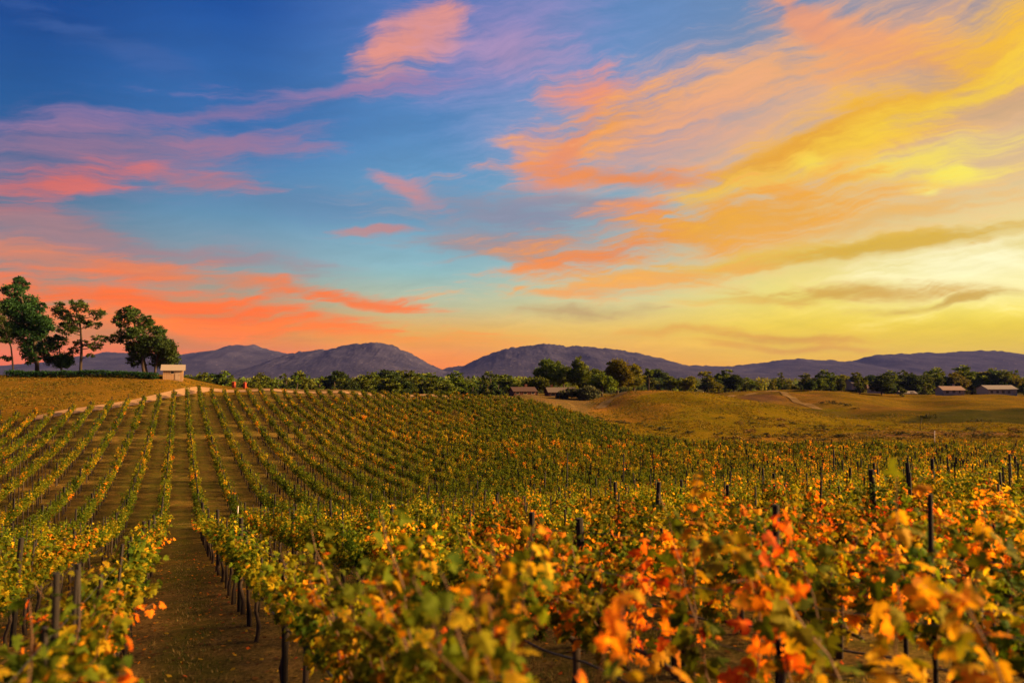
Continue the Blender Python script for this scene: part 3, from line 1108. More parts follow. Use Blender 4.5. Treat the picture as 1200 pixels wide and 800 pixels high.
RZ = math.atan2(D[1], D[0])
counter = {}
for i in sorted(big, key=lambda i: (vines[i, 0], vines[i, 1])):
    k = int(vines[i, 0])
    counter[k] = counter.get(k, 0) + 1
    nm = NAMES[cls[i]]
    var = VARIANTS[nm][int(rng.integers(4))]
    if k == 1 and vines[i, 1] < 5.0:
        w_ = int(rng.integers(3))
        var, nm = SPARSE[w_], ('fiery', 'orange', 'golden')[w_]
    elif k == 0 and vines[i, 1] < 4.6:
        w_ = 0 if vines[i, 1] > 2.6 else 1
        var, nm = BUSHY[w_], ('olive', 'golden')[w_]
    elif k >= 1 and vr[i] < 26:
        var = TALL[nm][int(rng.integers(3))]
    root = bpy.data.objects.new('grapevine', None)
    COL.objects.link(root)
    root.location = (vx[i], vy[i], vz[i])
    root.rotation_euler = (0, 0, RZ + (math.pi if rng.random() < 0.5 else 0) + rng.normal(0, 0.04))
    s = rng.uniform(0.93, 1.1)
    root.scale = (rng.uniform(0.96, 1.06), s * rng.uniform(0.9, 1.25), s)
    tag(root, f'{WORDS[nm]} grapevine, {ORD[counter[k]]} plant of the {row_words(k)}', 'grapevine', 'grapevines trained in the near rows')
    link('trunk', var[0], root)
    if vr[i] < 8:
        for cm in var[1]:
            link('cane', cm, root)
    link('foliage', var[2], root)

# the thousands of vines beyond, one mass
Vs, Fs, Cs, nV = [], [], [], 0
Ms = []
sm_r = vr[small]
for lo, hi, per, ls in ((0, 52, 760, (0.08, 0.125)), (52, 80, 540, (0.09, 0.15)), (80, 400, 330, (0.12, 0.20))):
    idx = small[(sm_r >= lo) & (sm_r < hi)]
    if not len(idx):
        continue
    nsh = 10
    n = len(idx)
    # shoots of each vine
    sx = rng.uniform(-0.95, 0.95, (n, nsh))
    sl = rng.normal(0, 0.14, (n, nsh))
    sh = rng.uniform(0.42, 0.95, (n, nsh)) * rng.uniform(0.68, 1.16, (n, 1))
    sb = np.array([[0] * nsh] * n)
    mixarr = np.array([MIXES[x] for x in NAMES])
    mixarr = mixarr / mixarr.sum(1, keepdims=True)
    cum = mixarr.cumsum(1)
    sb = (rng.random((n, nsh, 1)) > cum[cls[idx]][:, None, :]).sum(-1).clip(0, 6)
    li = rng.integers(0, nsh, (n, per))
    ar = np.arange(n)[:, None]
    u = rng.random((n, per)) ** 0.8
    lx = sx[ar, li] + rng.normal(0, 0.09, (n, per))
    ly = sl[ar, li] * u + rng.normal(0, 0.085, (n, per))
    lz = 0.88 + sh[ar, li] * u - 0.15 * rng.random((n, per))
    col_i = np.where(rng.random((n, per)) < 0.7, sb[ar, li], (rng.random((n, per, 1)) > cum[cls[idx]][:, None, :]).sum(-1).clip(0, 6))
    cc = PC[col_i] * rng.uniform(0.85, 1.15, (n, per, 1)) * rng.uniform(0.8, 1.2, (n, 1, 1))
    wx = vx[idx][:, None] + lx * D[0] + ly * NV[0]
    wy = vy[idx][:, None] + lx * D[1] + ly * NV[1]
    wz = vz[idx][:, None] + lz
    pos = np.stack([wx, wy, wz], -1).reshape(-1, 3)
    m = len(pos)
    outv = (np.sign(ly) * rng.uniform(0.2, 1, ly.shape))[..., None] * np.array([NV[0], NV[1], 0])
    outv = outv.reshape(-1, 3) + rng.normal(0, 0.5, (m, 3))
    tip = unit(outv) + np.c_[np.zeros((m, 2)), rng.uniform(-0.9, 0.2, m)]
    nrm = np.c_[rng.normal(0, 0.6, (m, 2)), np.ones(m)] + 0.3 * outv
    V, F, C = leaves(pos, tip, nrm, rng.uniform(ls[0], ls[1], m), cc.reshape(-1, 3), RHOMB)
    Vs.append(V); Fs.append(F + nV); Cs.append(C); Ms.append(np.zeros(len(F), int)); nV += len(V)
    # trunks
    tw = 0.03
    bx = np.array([(-tw, -tw, -0.1), (tw, -tw, -0.1), (tw, tw, -0.1), (-tw, tw, -0.1), (-tw, -tw, 0.95), (tw, -tw, 0.95), (tw, tw, 0.95), (-tw, tw, 0.95)])
    bf = np.array([(0, 1, 5), (0, 5, 4), (1, 2, 6), (1, 6, 5), (2, 3, 7), (2, 7, 6), (3, 0, 4), (3, 4, 7)])
    V = np.stack([vx[idx], vy[idx], vz[idx]], -1)[:, None, :] + bx[None]
    F = bf[None] + (np.arange(n) * 8)[:, None, None]
    Vs.append(V.reshape(-1, 3)); Fs.append(F.reshape(-1, 3) + nV); Cs.append(np.full((n * 8, 3), 0.05)); Ms.append(np.ones(n * 8, int)); nV += n * 8
me = new_mesh('distant_vines', np.vstack(Vs), np.vstack(Fs), [M_LEAF, M_BARK], np.vstack(Cs), np.concatenate(Ms))
tag(link('vineyard_foliage', me), 'rows of golden and green vines filling the valley and far slope', 'vineyard', kind='stuff')


# --- stakes and posts
def post_mesh(r, h, n, mat, jag=0.1, slope=0.02):
    g = Geo()
    g.tube([(0, 0, -0.3), (0.004, 0, h * 0.35), (-0.004, 0.003, h * 0.7), (0.003, 0, h)], [r, r * 0.99, r * 0.97, r * 0.95], n, 0, jag=jag)
    return g.mesh('post', mat, False)


STAKE = [post_mesh(0.022, h, 6, M_STAKE, 0.15) for h in (1.72, 1.86, 1.98)]
WOOD = [post_mesh(0.048, h, 10, M_POST, 0.08) for h in (1.85, 2.0, 2.12)]

st_k = vines[:, 0]
is_wood = (np.round((vines[:, 1] - (st_k * 0.618 % 1) * STEP) / STEP).astype(int) + (st_k * 2).astype(int)) % 5 == 0
stake_xy = np.stack([vx, vy], -1) + D * 0.07
sk = stake_xy[~is_wood]
wd = stake_xy[is_wood] + D * 0.35
kk_s, kk_w = st_k[~is_wood], st_k[is_wood]
ss_s, ss_w = vines[~is_wood, 1], vines[is_wood, 1]
# thick posts read off the photo: top px, py, row index
fixed = []
for px, ptop, k, pw in [(685, 607, 2, 9), (905, 592, 2, 8), (80, 666, -1, 8), (91, 668, -1, 5), (127, 686, -1, 7), (147, 684, -1, 5), (425, 646, 1, 8), (340, 660, 0, 7), (525, 641, 2, 6), (1085, 579, 2, 6), (1052, 600, 3, 5)]:
    v = V0 + ROW * k
    a = (px - 600) / FPX
    # x = NVx v + Dx s ; y = NVy v + Dy s ; x = a y
    s = (NV[0] * v - a * NV[1] * v) / (a * D[1] - D[0])
    fixed.append((NV[0] * v + D[0] * s, NV[1] * v + D[1] * s, k, s, (ptop, pw)))
keep = np.hypot(wd[:, 0], wd[:, 1]) > 11
for x, y, k, s, _p in fixed:
    keep &= ~(np.hypot(wd[:, 0] - x, wd[:, 1] - y) < 1.5)
wd, kk_w, ss_w = wd[keep], kk_w[keep], ss_w[keep]


def plant_posts(xy, ks, ss, meshes, name, cat, group, words, limit, stuffname, stufflabel, mat, rad):
    r = np.hypot(xy[:, 0], xy[:, 1])
    pxs = xy[:, 0] / np.maximum(xy[:, 1], 0.1) * FPX + 600
    z = gz(xy[:, 0], xy[:, 1])
    vis = (xy[:, 1] > 1.0) & (pxs > 0) & (pxs < 1200)
    o_ = [i for i in np.argsort(r) if vis[i]][:limit]
    cnt = {}
    for i in sorted(o_, key=lambda i: (ks[i], ss[i])):
        k = int(ks[i])
        cnt[k] = cnt.get(k, 0) + 1
        o = link(name, meshes[int(rng.integers(len(meshes)))], None, (xy[i, 0], xy[i, 1], z[i]))
        o.rotation_euler = (rng.normal(0, 0.03), rng.normal(0, 0.03), rng.uniform(0, 6))
        if name == 'vine_stake' and r[i] < 14 and k >= 0:
            o.scale.z = 0.72
        tag(o, f'{words}, {ORD[cnt[k]]} along the {row_words(k)}', cat, group)
    s_ = set(o_)
    rest = np.array([i for i in range(len(xy)) if i not in s_ and vis[i]])
    n = len(rest)
    if n == 0:
        return
    h = rng.uniform(1.65, 1.98, n)
    w = rad
    bx = np.array([(-w, -w, -0.2), (w, -w, -0.2), (w, w, -0.2), (-w, w, -0.2), (-w, -w, 1), (w, -w, 1), (w, w, 1), (-w, w, 1)])
    bf = np.array([(0, 1, 5), (0, 5, 4), (1, 2, 6), (1, 6, 5), (2, 3, 7), (2, 7, 6), (3, 0, 4), (3, 4, 7), (4, 5, 6), (4, 6, 7)])
    V = np.repeat(bx[None], n, 0)
    V[:, 4:, 2] = h[:, None]
    V[:, 4:, 0] += rng.normal(0, 0.04, (n, 1))
    V = V + np.c_[xy[rest], z[rest]][:, None, :]
    F = (bf[None] + (np.arange(n) * 8)[:, None, None]).reshape(-1, 3)
    tag(link(stuffname, new_mesh(stuffname, V.reshape(-1, 3), F, mat)), stufflabel, cat, kind='stuff')


plant_posts(sk, kk_s, ss_s, STAKE, 'vine_stake', 'stake', 'thin stakes beside the near vines', 'thin dark vine stake', 230, 'distant_stakes',
            'thin dark stakes standing through the distant vine rows', M_STAKE, 0.022)
plant_posts(wd, kk_w, ss_w, WOOD, 'trellis_post', 'post', 'dark trellis posts in the near rows', 'dark round trellis post', 70, 'distant_posts',
            'dark trellis posts standing through the distant vine rows', M_POST, 0.045)
FIX_LABELS = ['thick dark post rising alone from the foliage in mid frame', 'dark post between orange leaves right of the tallest blurred shoot', 'thickest dark post in the left row, beside its twin',
              'dark post leaning close behind the thickest left post', 'dark stub post right of the paired left posts', 'thin stub post nearest the bare alley on its left', 'short thick post above orange leaves, between alley and blurred vine',
              'dark post at the right edge of the bare alley', 'dark post right behind the green blurred vine tip', 'tallest black post among the orange leaves near the right edge', 'slim dark post left of the tallest black post']
for (x, y, k, s, (ptop, pw)), lab in zip(fixed, FIX_LABELS):
    z = gz1(x, y)
    ztop = at(0, ptop, 1.0)[2] * y
    h = min(2.3, max(1.2, ztop - z))
    o = link('trellis_post', post_mesh(pw * 0.5 * y / FPX, h, 10, M_POST, 0.08), None, (x, y, z))
    o.rotation_euler = (rng.normal(0, 0.02), rng.normal(0, 0.02), 0)
    tag(o, lab, 'post', 'dark trellis posts in the near rows')


# --- hoses and wires of the near rows
def line_along(name, k, s0, s1, h, r, mat, sag, label, cat, group, dv=0.0):
    s = np.arange(s0, s1, 0.27)
    v = V0 + ROW * k + dv
    x = s * D[0] + v * NV[0]
    y = s * D[1] + v * NV[1]
    z = gz(x, y) + h + sag * np.sin(s * 2 * math.pi / STEP) + 0.3 * sag * np.sin(s * 1.3)
    g = Geo()
    g.tube(np.c_[x, y, z], r, 5)
    tag(link(name, g.mesh(name, mat, True)), label, cat, group)


for k, s0 in ((-3, 9), (-2, 6), (-1, 4), (0, 1.2), (1, 0.2), (2, -1.0), (3, -1.5), (4, -2.0)):
    line_along('drip_hose', k, s0, 34, 0.74, 0.011, M_HOSE, 0.02, f'black drip hose along the {row_words(k)}', 'hose', 'drip hoses under the near vines', 0.03)
    for h in (1.25, 1.6):
        line_along('trellis_wire', k, s0, 30, h, 0.003, M_WIRE, 0.006, f'{"lower" if h < 1.4 else "upper"} steel trellis wire along the {row_words(k)}', 'wire', 'trellis wires of the near rows', -0.03)

# --- weeds, grass and fallen leaves in the near alleys
n = 60000
s = 2 + 46 * rng.random(n) ** 1.3
kk = rng.integers(-14, 16, n)
v = V0 + ROW * kk + 1.0 + rng.normal(0, 0.33, n)
x, y = s * D[0] + v * NV[0], s * D[1] + v * NV[1]
cl = vnoise(x * 0.8, y * 0.8, 4)
keep = (cl + rng.normal(0, 0.1, n) > 0.42) & (y > 1.5) & (np.abs(x / np.maximum(y, .1)) < 0.9)
x, y = x[keep], y[keep]
per = 4
x = np.repeat(x, per) + rng.normal(0, 0.05, len(x) * per)
y = np.repeat(y, per) + rng.normal(0, 0.05, len(y) * per)
m = len(x)
z = gz(x, y)
h = rng.uniform(0.02, 0.085, m)
w = rng.uniform(0.006, 0.014, m)
th = rng.uniform(0, 6.28, m)
side = np.c_[np.cos(th), np.sin(th), np.zeros(m)] * w[:, None]
bend = np.c_[np.cos(th + 1.6), np.sin(th + 1.6), np.zeros(m)] * (h * rng.uniform(0.2, 0.9, m))[:, None]
b = np.c_[x, y, z - 0.01]
V = np.stack([b - side, b + side, b + bend + np.c_[np.zeros((m, 2)), h]], 1).reshape(-1, 3)
dry = rng.random(m) < 0.7
cg = np.where(dry[:, None], np.array([0.22, 0.14, 0.045]), np.array([0.05, 0.075, 0.016])) * rng.uniform(0.6, 1.3, (m, 1))
tag(link('alley_grass', new_mesh('alley_grass', V, np.arange(m * 3).reshape(-1, 3), M_GRASS, np.repeat(cg, 3, 0))), 'sparse dry grass and weeds in the alleys between vines', 'grass', kind='stuff')

n = 22000
s = 1 + 34 * rng.random(n) ** 1.4
v = V0 + ROW * rng.integers(-8, 12, n) + rng.normal(0, 0.5, n)
x, y = s * D[0] + v * NV[0], s * D[1] + v * NV[1]
keep = (y > 1.5) & (np.abs(x / np.maximum(y, .1)) < 0.9)
x, y = x[keep], y[keep]
m = len(x)
pos = np.c_[x, y, gz(x, y) + 0.02]
tip = np.c_[rng.normal(0, 1, (m, 2)), rng.normal(0, 0.25, m)]
nrm = np.c_[rng.normal(0, 0.3, (m, 2)), np.ones(m)]
ci = rng.choice(7, m, p=[0, 0, 0.02, 0.2, 0.18, 0.1, 0.5])
V, F, C = leaves(pos, tip, nrm, rng.uniform(0.05, 0.1, m), PC[ci] * rng.uniform(0.5, 1.0, (m, 1)), RHOMB)
tag(link('fallen_leaves', new_mesh('fallen_leaves', V, F, M_GRASS, C)), 'fallen brown and orange leaves scattered below the vines', 'leaves', kind='stuff')


# ----------------------------------------------------------------------------
# trees
# ----------------------------------------------------------------------------
def crown_mesh(blobs, per_vol, leaf, cols, seed, upright=0.2, shell=0.35):
    """blobs: (x,y,z,rx,ry,rz); leaf cards spread through uneven clumps, thinning inwards"""
    g = np.random.default_rng(seed)
    P_, O_, Cc = [], [], []
    for (bx, by, bz, rx, ry, rz) in blobs:
        n = int(per_vol * (rx * ry * rz) ** (2 / 3))
        # small twiggy clumps inside the blob
        nc = max(4, int(n / 26))
        d = unit(g.normal(0, 1, (nc, 3)))
        rad = (shell + (1 - shell) * g.random(nc)) ** 0.6
        cc = d * rad[:, None] * np.array([rx, ry, rz])
        ci = g.integers(0, nc, n)
        sp = 0.155 * (rx * ry * rz) ** (1 / 3)
        p = cc[ci] + g.normal(0, 1, (n, 3)) * np.array([sp * 1.15, sp * 1.15, sp * 0.7])
        tone = g.uniform(0.7, 1.3, nc)
        base = np.array(cols[0]) + (np.array(cols[1]) - np.array(cols[0])) * g.random((nc, 1))
        P_.append(p + np.array([bx, by, bz]))
        O_.append(unit(p + np.array([0, 0, rz * 0.3])))
        Cc.append(base[ci] * tone[ci][:, None] * g.uniform(0.75, 1.25, (n, 1)))
    p, o, c = np.vstack(P_), np.vstack(O_), np.vstack(Cc)
    m = len(p)
    tip = unit(o + g.normal(0, 0.7, (m, 3)) + np.array([0, 0, upright]))
    nrm = g.normal(0, 0.7, (m, 3)) + np.array([0, 0, 0.8]) + o * 0.5
    V, F, C = leaves(p, tip, nrm, g.uniform(0.6, 1.3, m) * leaf, c, RHOMB)
    return new_mesh('crown', V, F, M_TREE, C)


def trunk_mesh(stems, limbs, r0, seed):
    g = Geo()
    for st in stems:
        st = np.array(st, float)
        n = 9
        tt = np.linspace(0, 1, n)
        src = np.linspace(0, 1, len(st))
        p = np.stack([np.interp(tt, src, st[:, i]) for i in range(3)], -1)
        p[1:-1] += np.random.default_rng(seed).normal(0, r0 * 0.25, (n - 2, 3)) * np.array([1, 1, 0.2])
        g.tube(p, np.linspace(r0, r0 * 0.35, n), 7, 0, jag=0.15)
    for a, b in limbs:
        a, b = np.array(a, float), np.array(b, float)
        mid = (a + b) / 2 + np.array([0, 0, -0.08 * np.linalg.norm(b - a)])
        g.tube([a, mid, b], [r0 * 0.42, r0 * 0.26, r0 * 0.10], 5, 0, jag=0.15)
    return g.mesh('trunk', M_BARK, True)


def photo_tree(name, label, cat, group, Z, base_px, stems_px, blobs_px, per, leaf, cols, r0, conv, seed, zbase=None):
    """a tree measured off the photo: silhouette lumps get true size, and depth of their own"""
    g = np.random.default_rng(seed)
    bx, by = conv(*base_px)
    ox = at(bx, by, Z)[0]
    oz = gz1(ox, Z) if zbase is None else zbase
    k = Z / FPX

    def w(cx, cy, dy=0.0):
        p = at(*conv(cx, cy), Z)
        return np.array([p[0] - ox, dy, p[2] - oz])
    u = abs(conv(1, 0)[0] - conv(0, 0)[0]) * k
    blobs, limbs = [], []
    stem_pts = [np.array([w(*s) for s in st]) for st in stems_px]
    for st in stem_pts:
        st[0][2] = min(st[0][2], -0.3)
    for (cx, cy, rx, ry) in blobs_px:
        p = w(cx, cy)
        dy = g.uniform(-0.8, 0.8) * (rx * u) * 1.1
        blobs.append((p[0], dy, p[2], rx * u * 0.95, (rx + ry) / 2 * u, ry * u * 0.88))
        st = min(stem_pts, key=lambda q_: np.min(np.abs(q_[:, 0] - p[0])))
        tt = np.linspace(0, 1, 20)
        line = np.stack([np.interp(tt, np.linspace(0, 1, len(st)), st[:, i]) for i in range(3)], -1)
        dz = np.abs(line[:, 2] - (p[2] - 0.35 * math.hypot(p[0], dy)))
        limbs.append((line[int(np.argmin(dz))], (p[0], dy, p[2])))
    root = bpy.data.objects.new(name, None)
    COL.objects.link(root)
    root.location = (ox, Z, oz)
    tag(root, label, cat, group)
    link('trunk', trunk_mesh(stem_pts, limbs, r0, seed), root)
    link('crown', crown_mesh(blobs, per, leaf, cols, seed), root)
    return root


c1 = lambda x, y: (x / 4.0, 300 + y / 4.0)
PINE = ((0.014, 0.042, 0.014), (0.040, 0.085, 0.022))
PINE2 = ((0.026, 0.056, 0.014), (0.066, 0.105, 0.022))
BROAD = ((0.024, 0.050, 0.014), (0.060, 0.092, 0.022))
GK = 'trees on the knoll by the shed'
photo_tree('pine_tree', 'tallest dark pine on the knoll with a dense pointed crown', 'tree', GK, 133, (175, 548), [[(175, 548), (168, 420), (110, 250), (85, 115)]],
           [(86, 112, 16, 26), (88, 132, 30, 26), (84, 165, 50, 30), (80, 205, 66, 34), (60, 240, 62, 36), (110, 262, 84, 42), (100, 315, 104, 42), (188, 312, 50, 38), (130, 368, 80, 42), (60, 345, 50, 40), (130, 430, 50, 40), (212, 338, 36, 20), (150, 478, 36, 28), (190, 238, 20, 22)],
           680, 0.32, PINE, 0.42, c1, 1)
photo_tree('pine_tree', 'sparse thin pine at the left edge of the photo, half cut off', 'tree', GK, 128, (65, 552), [[(65, 552), (56, 440), (20, 340), (-20, 230)]],
           [(-40, 240, 50, 50), (-10, 300, 40, 34), (10, 360, 40, 30), (50, 402, 34, 18), (24, 478, 34, 12), (-60, 340, 50, 40)], 470, 0.3, PINE2, 0.16, c1, 2)
photo_tree('oak_tree', 'short dark bushy tree between the tallest pine and the airy pine', 'tree', GK, 131, (290, 548), [[(290, 548), (286, 470), (270, 400)]],
           [(238, 430, 44, 34), (280, 400, 42, 30), (250, 488, 50, 38), (300, 500, 38, 30), (322, 482, 26, 34), (215, 465, 26, 24)], 660, 0.32, PINE, 0.22, c1, 3)
photo_tree('pine_tree', 'airy pine with separate leaf clumps and a tall bare trunk', 'tree', GK, 129, (378, 545), [[(378, 545), (384, 430), (376, 330), (352, 225)]],
           [(255, 240, 32, 30), (300, 275, 46, 24), (342, 220, 38, 18), (390, 245, 38, 22), (452, 274, 42, 24), (360, 298, 48, 28), (422, 318, 42, 20), (340, 350, 46, 26), (300, 330, 36, 28), (470, 385, 36, 18), (360, 410, 32, 18), (442, 420, 36, 20), (420, 465, 22, 12), (508, 376, 20, 10), (330, 440, 26, 18)],
           500, 0.29, PINE2, 0.27, c1, 4)
photo_tree('pine_tree', 'leaning open pine whose crown spreads over the round tree', 'tree', GK, 132, (680, 545), [[(680, 545), (662, 450), (640, 350), (620, 260)]],
           [(565, 268, 28, 20), (600, 252, 32, 20), (636, 254, 22, 20), (640, 290, 48, 26), (590, 310, 46, 26), (682, 320, 46, 26), (600, 360, 48, 30), (568, 390, 42, 22), (660, 368, 52, 32), (722, 345, 42, 26), (620, 420, 42, 22), (700, 298, 22, 16), (750, 368, 34, 26)],
           560, 0.30, PINE2, 0.30, c1, 5)
photo_tree('oak_tree', 'dense round dark tree right behind the small shed', 'tree', GK, 133, (712, 545), [[(690, 545), (676, 490), (660, 440)], [(722, 545), (735, 480), (760, 420)]],
           [(720, 425, 84, 50), (660, 450, 52, 38), (780, 428, 46, 44), (640, 490, 34, 26), (742, 488, 70, 34), (690, 400, 46, 26), (800, 462, 26, 36)], 700, 0.33, BROAD, 0.26, c1, 6)

c3 = lambda x, y: (540 + x / 3.53, 380 + y / 3.53)
GM = 'trees round the red barns'
MIDG = ((0.050, 0.080, 0.009), (0.120, 0.145, 0.014))
MIDY = ((0.085, 0.098, 0.009), (0.175, 0.165, 0.014))
for nm_, lab, Zt_, base, blobs, cl_ in [
    ('oak_tree', 'tall dark tree left of the twin domed crowns behind the red barns', 235, (355, 262), [(360, 168, 34, 26), (340, 208, 36, 36), (388, 205, 32, 36), (362, 232, 40, 28)], MIDG),
    ('oak_tree', 'narrow dark tree in the middle of the barn grove', 240, (425, 262), [(408, 175, 22, 24), (432, 205, 32, 34), (412, 225, 32, 30)], MIDG),
    ('oak_tree', 'pointed tall tree at the right of the barn grove', 230, (492, 268), [(490, 162, 26, 26), (500, 200, 34, 36), (470, 218, 32, 36), (505, 238, 30, 28)], MIDG),
    ('oak_tree', 'round dark tree in front of the left red barn', 212, (315, 285), [(315, 245, 44, 30), (290, 255, 26, 24), (345, 250, 24, 22)], MIDG),
    ('oak_tree', 'twin domed tree with a pale trunk above the grass saddle', 222, (648, 265), [(650, 175, 42, 30), (668, 212, 44, 36), (628, 195, 26, 30), (650, 235, 34, 22)], MIDY),
    ('oak_tree', 'yellow-green tree right of the tree with the pale trunk', 226, (716, 268), [(714, 190, 28, 24), (722, 225, 36, 30), (700, 240, 28, 22)], MIDY),
    ('oak_tree', 'low spreading tree between the barn grove and the pale trunk', 210, (585, 292), [(580, 235, 44, 30), (618, 252, 32, 34), (560, 262, 36, 24)], MIDG),
    ('olive_shrub', 'grey-green round shrub at the foot of the barn grove', 196, (525, 312), [(525, 284, 46, 28), (550, 292, 24, 20), (500, 290, 26, 20)], ((0.05, 0.058, 0.030), (0.10, 0.105, 0.045))),
    ('olive_shrub', 'low grey-green shrub in front of the right red barn', 196, (440, 308), [(440, 285, 40, 18), (415, 290, 22, 14), (470, 282, 22, 18)], ((0.05, 0.058, 0.030), (0.09, 0.095, 0.040))),
    ('palm_tree', 'thin-trunked small-topped tree standing apart right of the domed trees', 255, (778, 262), [(778, 192, 14, 10), (770, 200, 10, 9), (788, 200, 10, 9)], MIDG),
    ('oak_tree', 'dark low tree at the left end of the barn grove', 250, (240, 290), [(240, 258, 30, 20), (265, 264, 22, 18)], MIDG),
    ('oak_tree', 'broad tree behind the barn roofs', 262, (560, 270), [(560, 205, 30, 20), (590, 212, 30, 20), (540, 220, 26, 20)], MIDG),
]:
    photo_tree(nm_, lab, 'palm' if nm_ == 'palm_tree' else ('shrub' if 'shrub' in nm_ else 'tree'), GM, Zt_, base, [[base, (base[0], (base[1] + blobs[0][1]) / 2), (blobs[0][0], blobs[0][1])]],
               blobs, 300, 0.55, cl_, 0.22 if 'palm' in nm_ else 0.35, c3, abs(hash(lab)) % 1 + len(lab) * 7)


# belt trees: a few shapes, copied
def belt_variant(seed, H, wide, cols, lobes):
    g = np.random.default_rng(seed)
    blobs, limbs = [], []
    for _ in range(lobes):
        a = g.uniform(0, 6.28)
        q_ = math.sqrt(g.random()) * wide * 0.62
        zz = H * g.uniform(0.20, 0.88)
        s = 1 - 0.55 * abs(zz / H - 0.55) / 0.45
        p = (q_ * math.cos(a) * s, q_ * math.sin(a) * s, zz)
        r_ = wide * g.uniform(0.34, 0.5)
        blobs.append((*p, r_, r_, r_ * g.uniform(0.6, 0.95)))
        limbs.append(((0, 0, zz * 0.6), p))
    tr = trunk_mesh([[(0, 0, -0.4), (g.normal(0, .1), g.normal(0, .1), H * 0.4), (0, 0, H * 0.75)]], limbs, 0.03 * H, seed)
    cr = crown_mesh(blobs, 170, 0.62, cols, seed)
    return tr, cr


BV = [belt_variant(50 + i, 10, w_, c_, l_) for i, (w_, c_, l_) in enumerate([
    (3.6, MIDG, 9), (4.6, MIDG, 11), (2.4, BROAD, 8), (4.0, MIDY, 10), (3.2, MIDY, 9), (1.7, MIDG, 8), (5.2, BROAD, 12)])]
BW = ['dark domed', 'broad dark', 'upright dark', 'yellow-green domed', 'light green', 'slender dark', 'wide spreading']


def belt(spec, group, where):
    """spec: (px, top py, Z, variant)"""
    cnt = {}
    for px, ptop, Z, v_ in sorted(spec):
        p = at(px, ptop, Z)
        z = gz1(p[0], Z)
        H = max(4.0, p[2] - z)
        root = bpy.data.objects.new('belt_tree' if False else 'tree', None)
        COL.objects.link(root)
        root.location = (p[0], Z, z)
        s = H / 10.2
        root.scale = (s * rng.uniform(1.15, 1.6), s * rng.uniform(1.15, 1.6), s)
        root.rotation_euler = (0, 0, rng.uniform(0, 6.28))
        cnt[v_] = cnt.get(v_, 0) + 1
        tag(root, f'{BW[v_]} tree, {ORD[cnt[v_]]} such from the left {where}', 'tree', group)
        link('trunk', BV[v_][0], root)
        link('crown', BV[v_][1], root)


spec = []
for i, px in enumerate(np.linspace(212, 600, 80)):
    spec.append((px + rng.normal(0, 3), 441 + rng.uniform(-4.5, 6) + 3.0 * math.sin(px * 0.05), float(rng.uniform(190, 330)), int(rng.choice([0, 1, 2, 2, 5, 5, 6, 1]))))
for px, tp, v_ in ((253, 434, 2), (263, 437, 1), (316, 438, 0), (288, 436, 2), (395, 437, 6), (500, 436, 4), (575, 434, 2), (540, 437, 1)):
    spec.append((px, tp, 260.0, v_))
belt(spec, 'trees in the belt behind the crest road', 'in the belt behind the crest road')
spec = []
for i, px in enumerate(np.linspace(765, 1235, 130)):
    Zb = float(rng.uniform(270, 420))
    if 1088 < px < 1200:
        Zb = float(rng.uniform(345, 420))
    spec.append((px + rng.normal(0, 3), (446 if Zb < 340 else 441) + rng.normal(0, 4.6), Zb, int(rng.integers(7))))
for px, tp, v_ in ((916, 434, 5), (968, 435, 1), (1005, 434, 0), (1045, 436, 1), (1038, 440, 3), (1082, 433, 5), (1068, 440, 6), (1085, 440, 0), (860, 440, 6)):
    spec.append((px, tp, 330.0, v_))
for px, tp, v_ in ((1112, 429, 2), (1122, 432, 0), (1138, 430, 1), (1190, 431, 5), (1175, 437, 0), (1152, 434, 4), (1098, 434, 1), (1165, 436, 6)):
    spec.append((px, tp, 365.0, v_))
belt(spec, 'trees in the belt before the right mountains', 'in the belt beyond the grass hills')

# the woods of the plain, too many and too far to count
g = np.random.default_rng(99)
n = 5200
Zw = 430 * (2600 / 430) ** g.random(n)
pxw = g.uniform(-150, 1350, n)
xw = (pxw - 600) / FPX * Zw
dens = vnoise(xw * 0.006, Zw * 0.003, 5)
keep = dens + g.normal(0, 0.12, n) > 0.36
xw, Zw = xw[keep], Zw[keep]
zw = gz(xw, Zw)
n = len(xw)
per = 70
hh = g.uniform(5, 11, n)
u = unit(g.normal(0, 1, (n, per, 3)))
rad = np.stack([hh * g.uniform(0.35, 0.6, n), hh * g.uniform(0.35, 0.6, n), hh * 0.5], -1)
p = np.stack([xw, Zw, zw + hh * 0.52], -1)[:, None, :] + u * rad[:, None, :] * g.uniform(0.6, 1.05, (n, per, 1))
cw_ = np.array(MIDG[0]) + (np.array(MIDY[1]) - np.array(MIDG[0])) * g.random((n, 1, 1)) ** 1.5
cw_ = cw_ * g.uniform(0.7, 1.3, (n, per, 1))
m = n * per
V, F, C = leaves(p.reshape(-1, 3), (u.reshape(-1, 3) + g.normal(0, .6, (m, 3))), g.normal(0, 1, (m, 3)) + np.array([0, 0, .8]), np.repeat(hh * 0.2, per) * g.uniform(.7, 1.4, m), cw_.reshape(-1, 3), RHOMB)
tag(link('distant_woodland', new_mesh('distant_woodland', V, F, M_TREE, C)), 'hazy dark woods covering the plain below the mountains', 'woodland', kind='stuff')

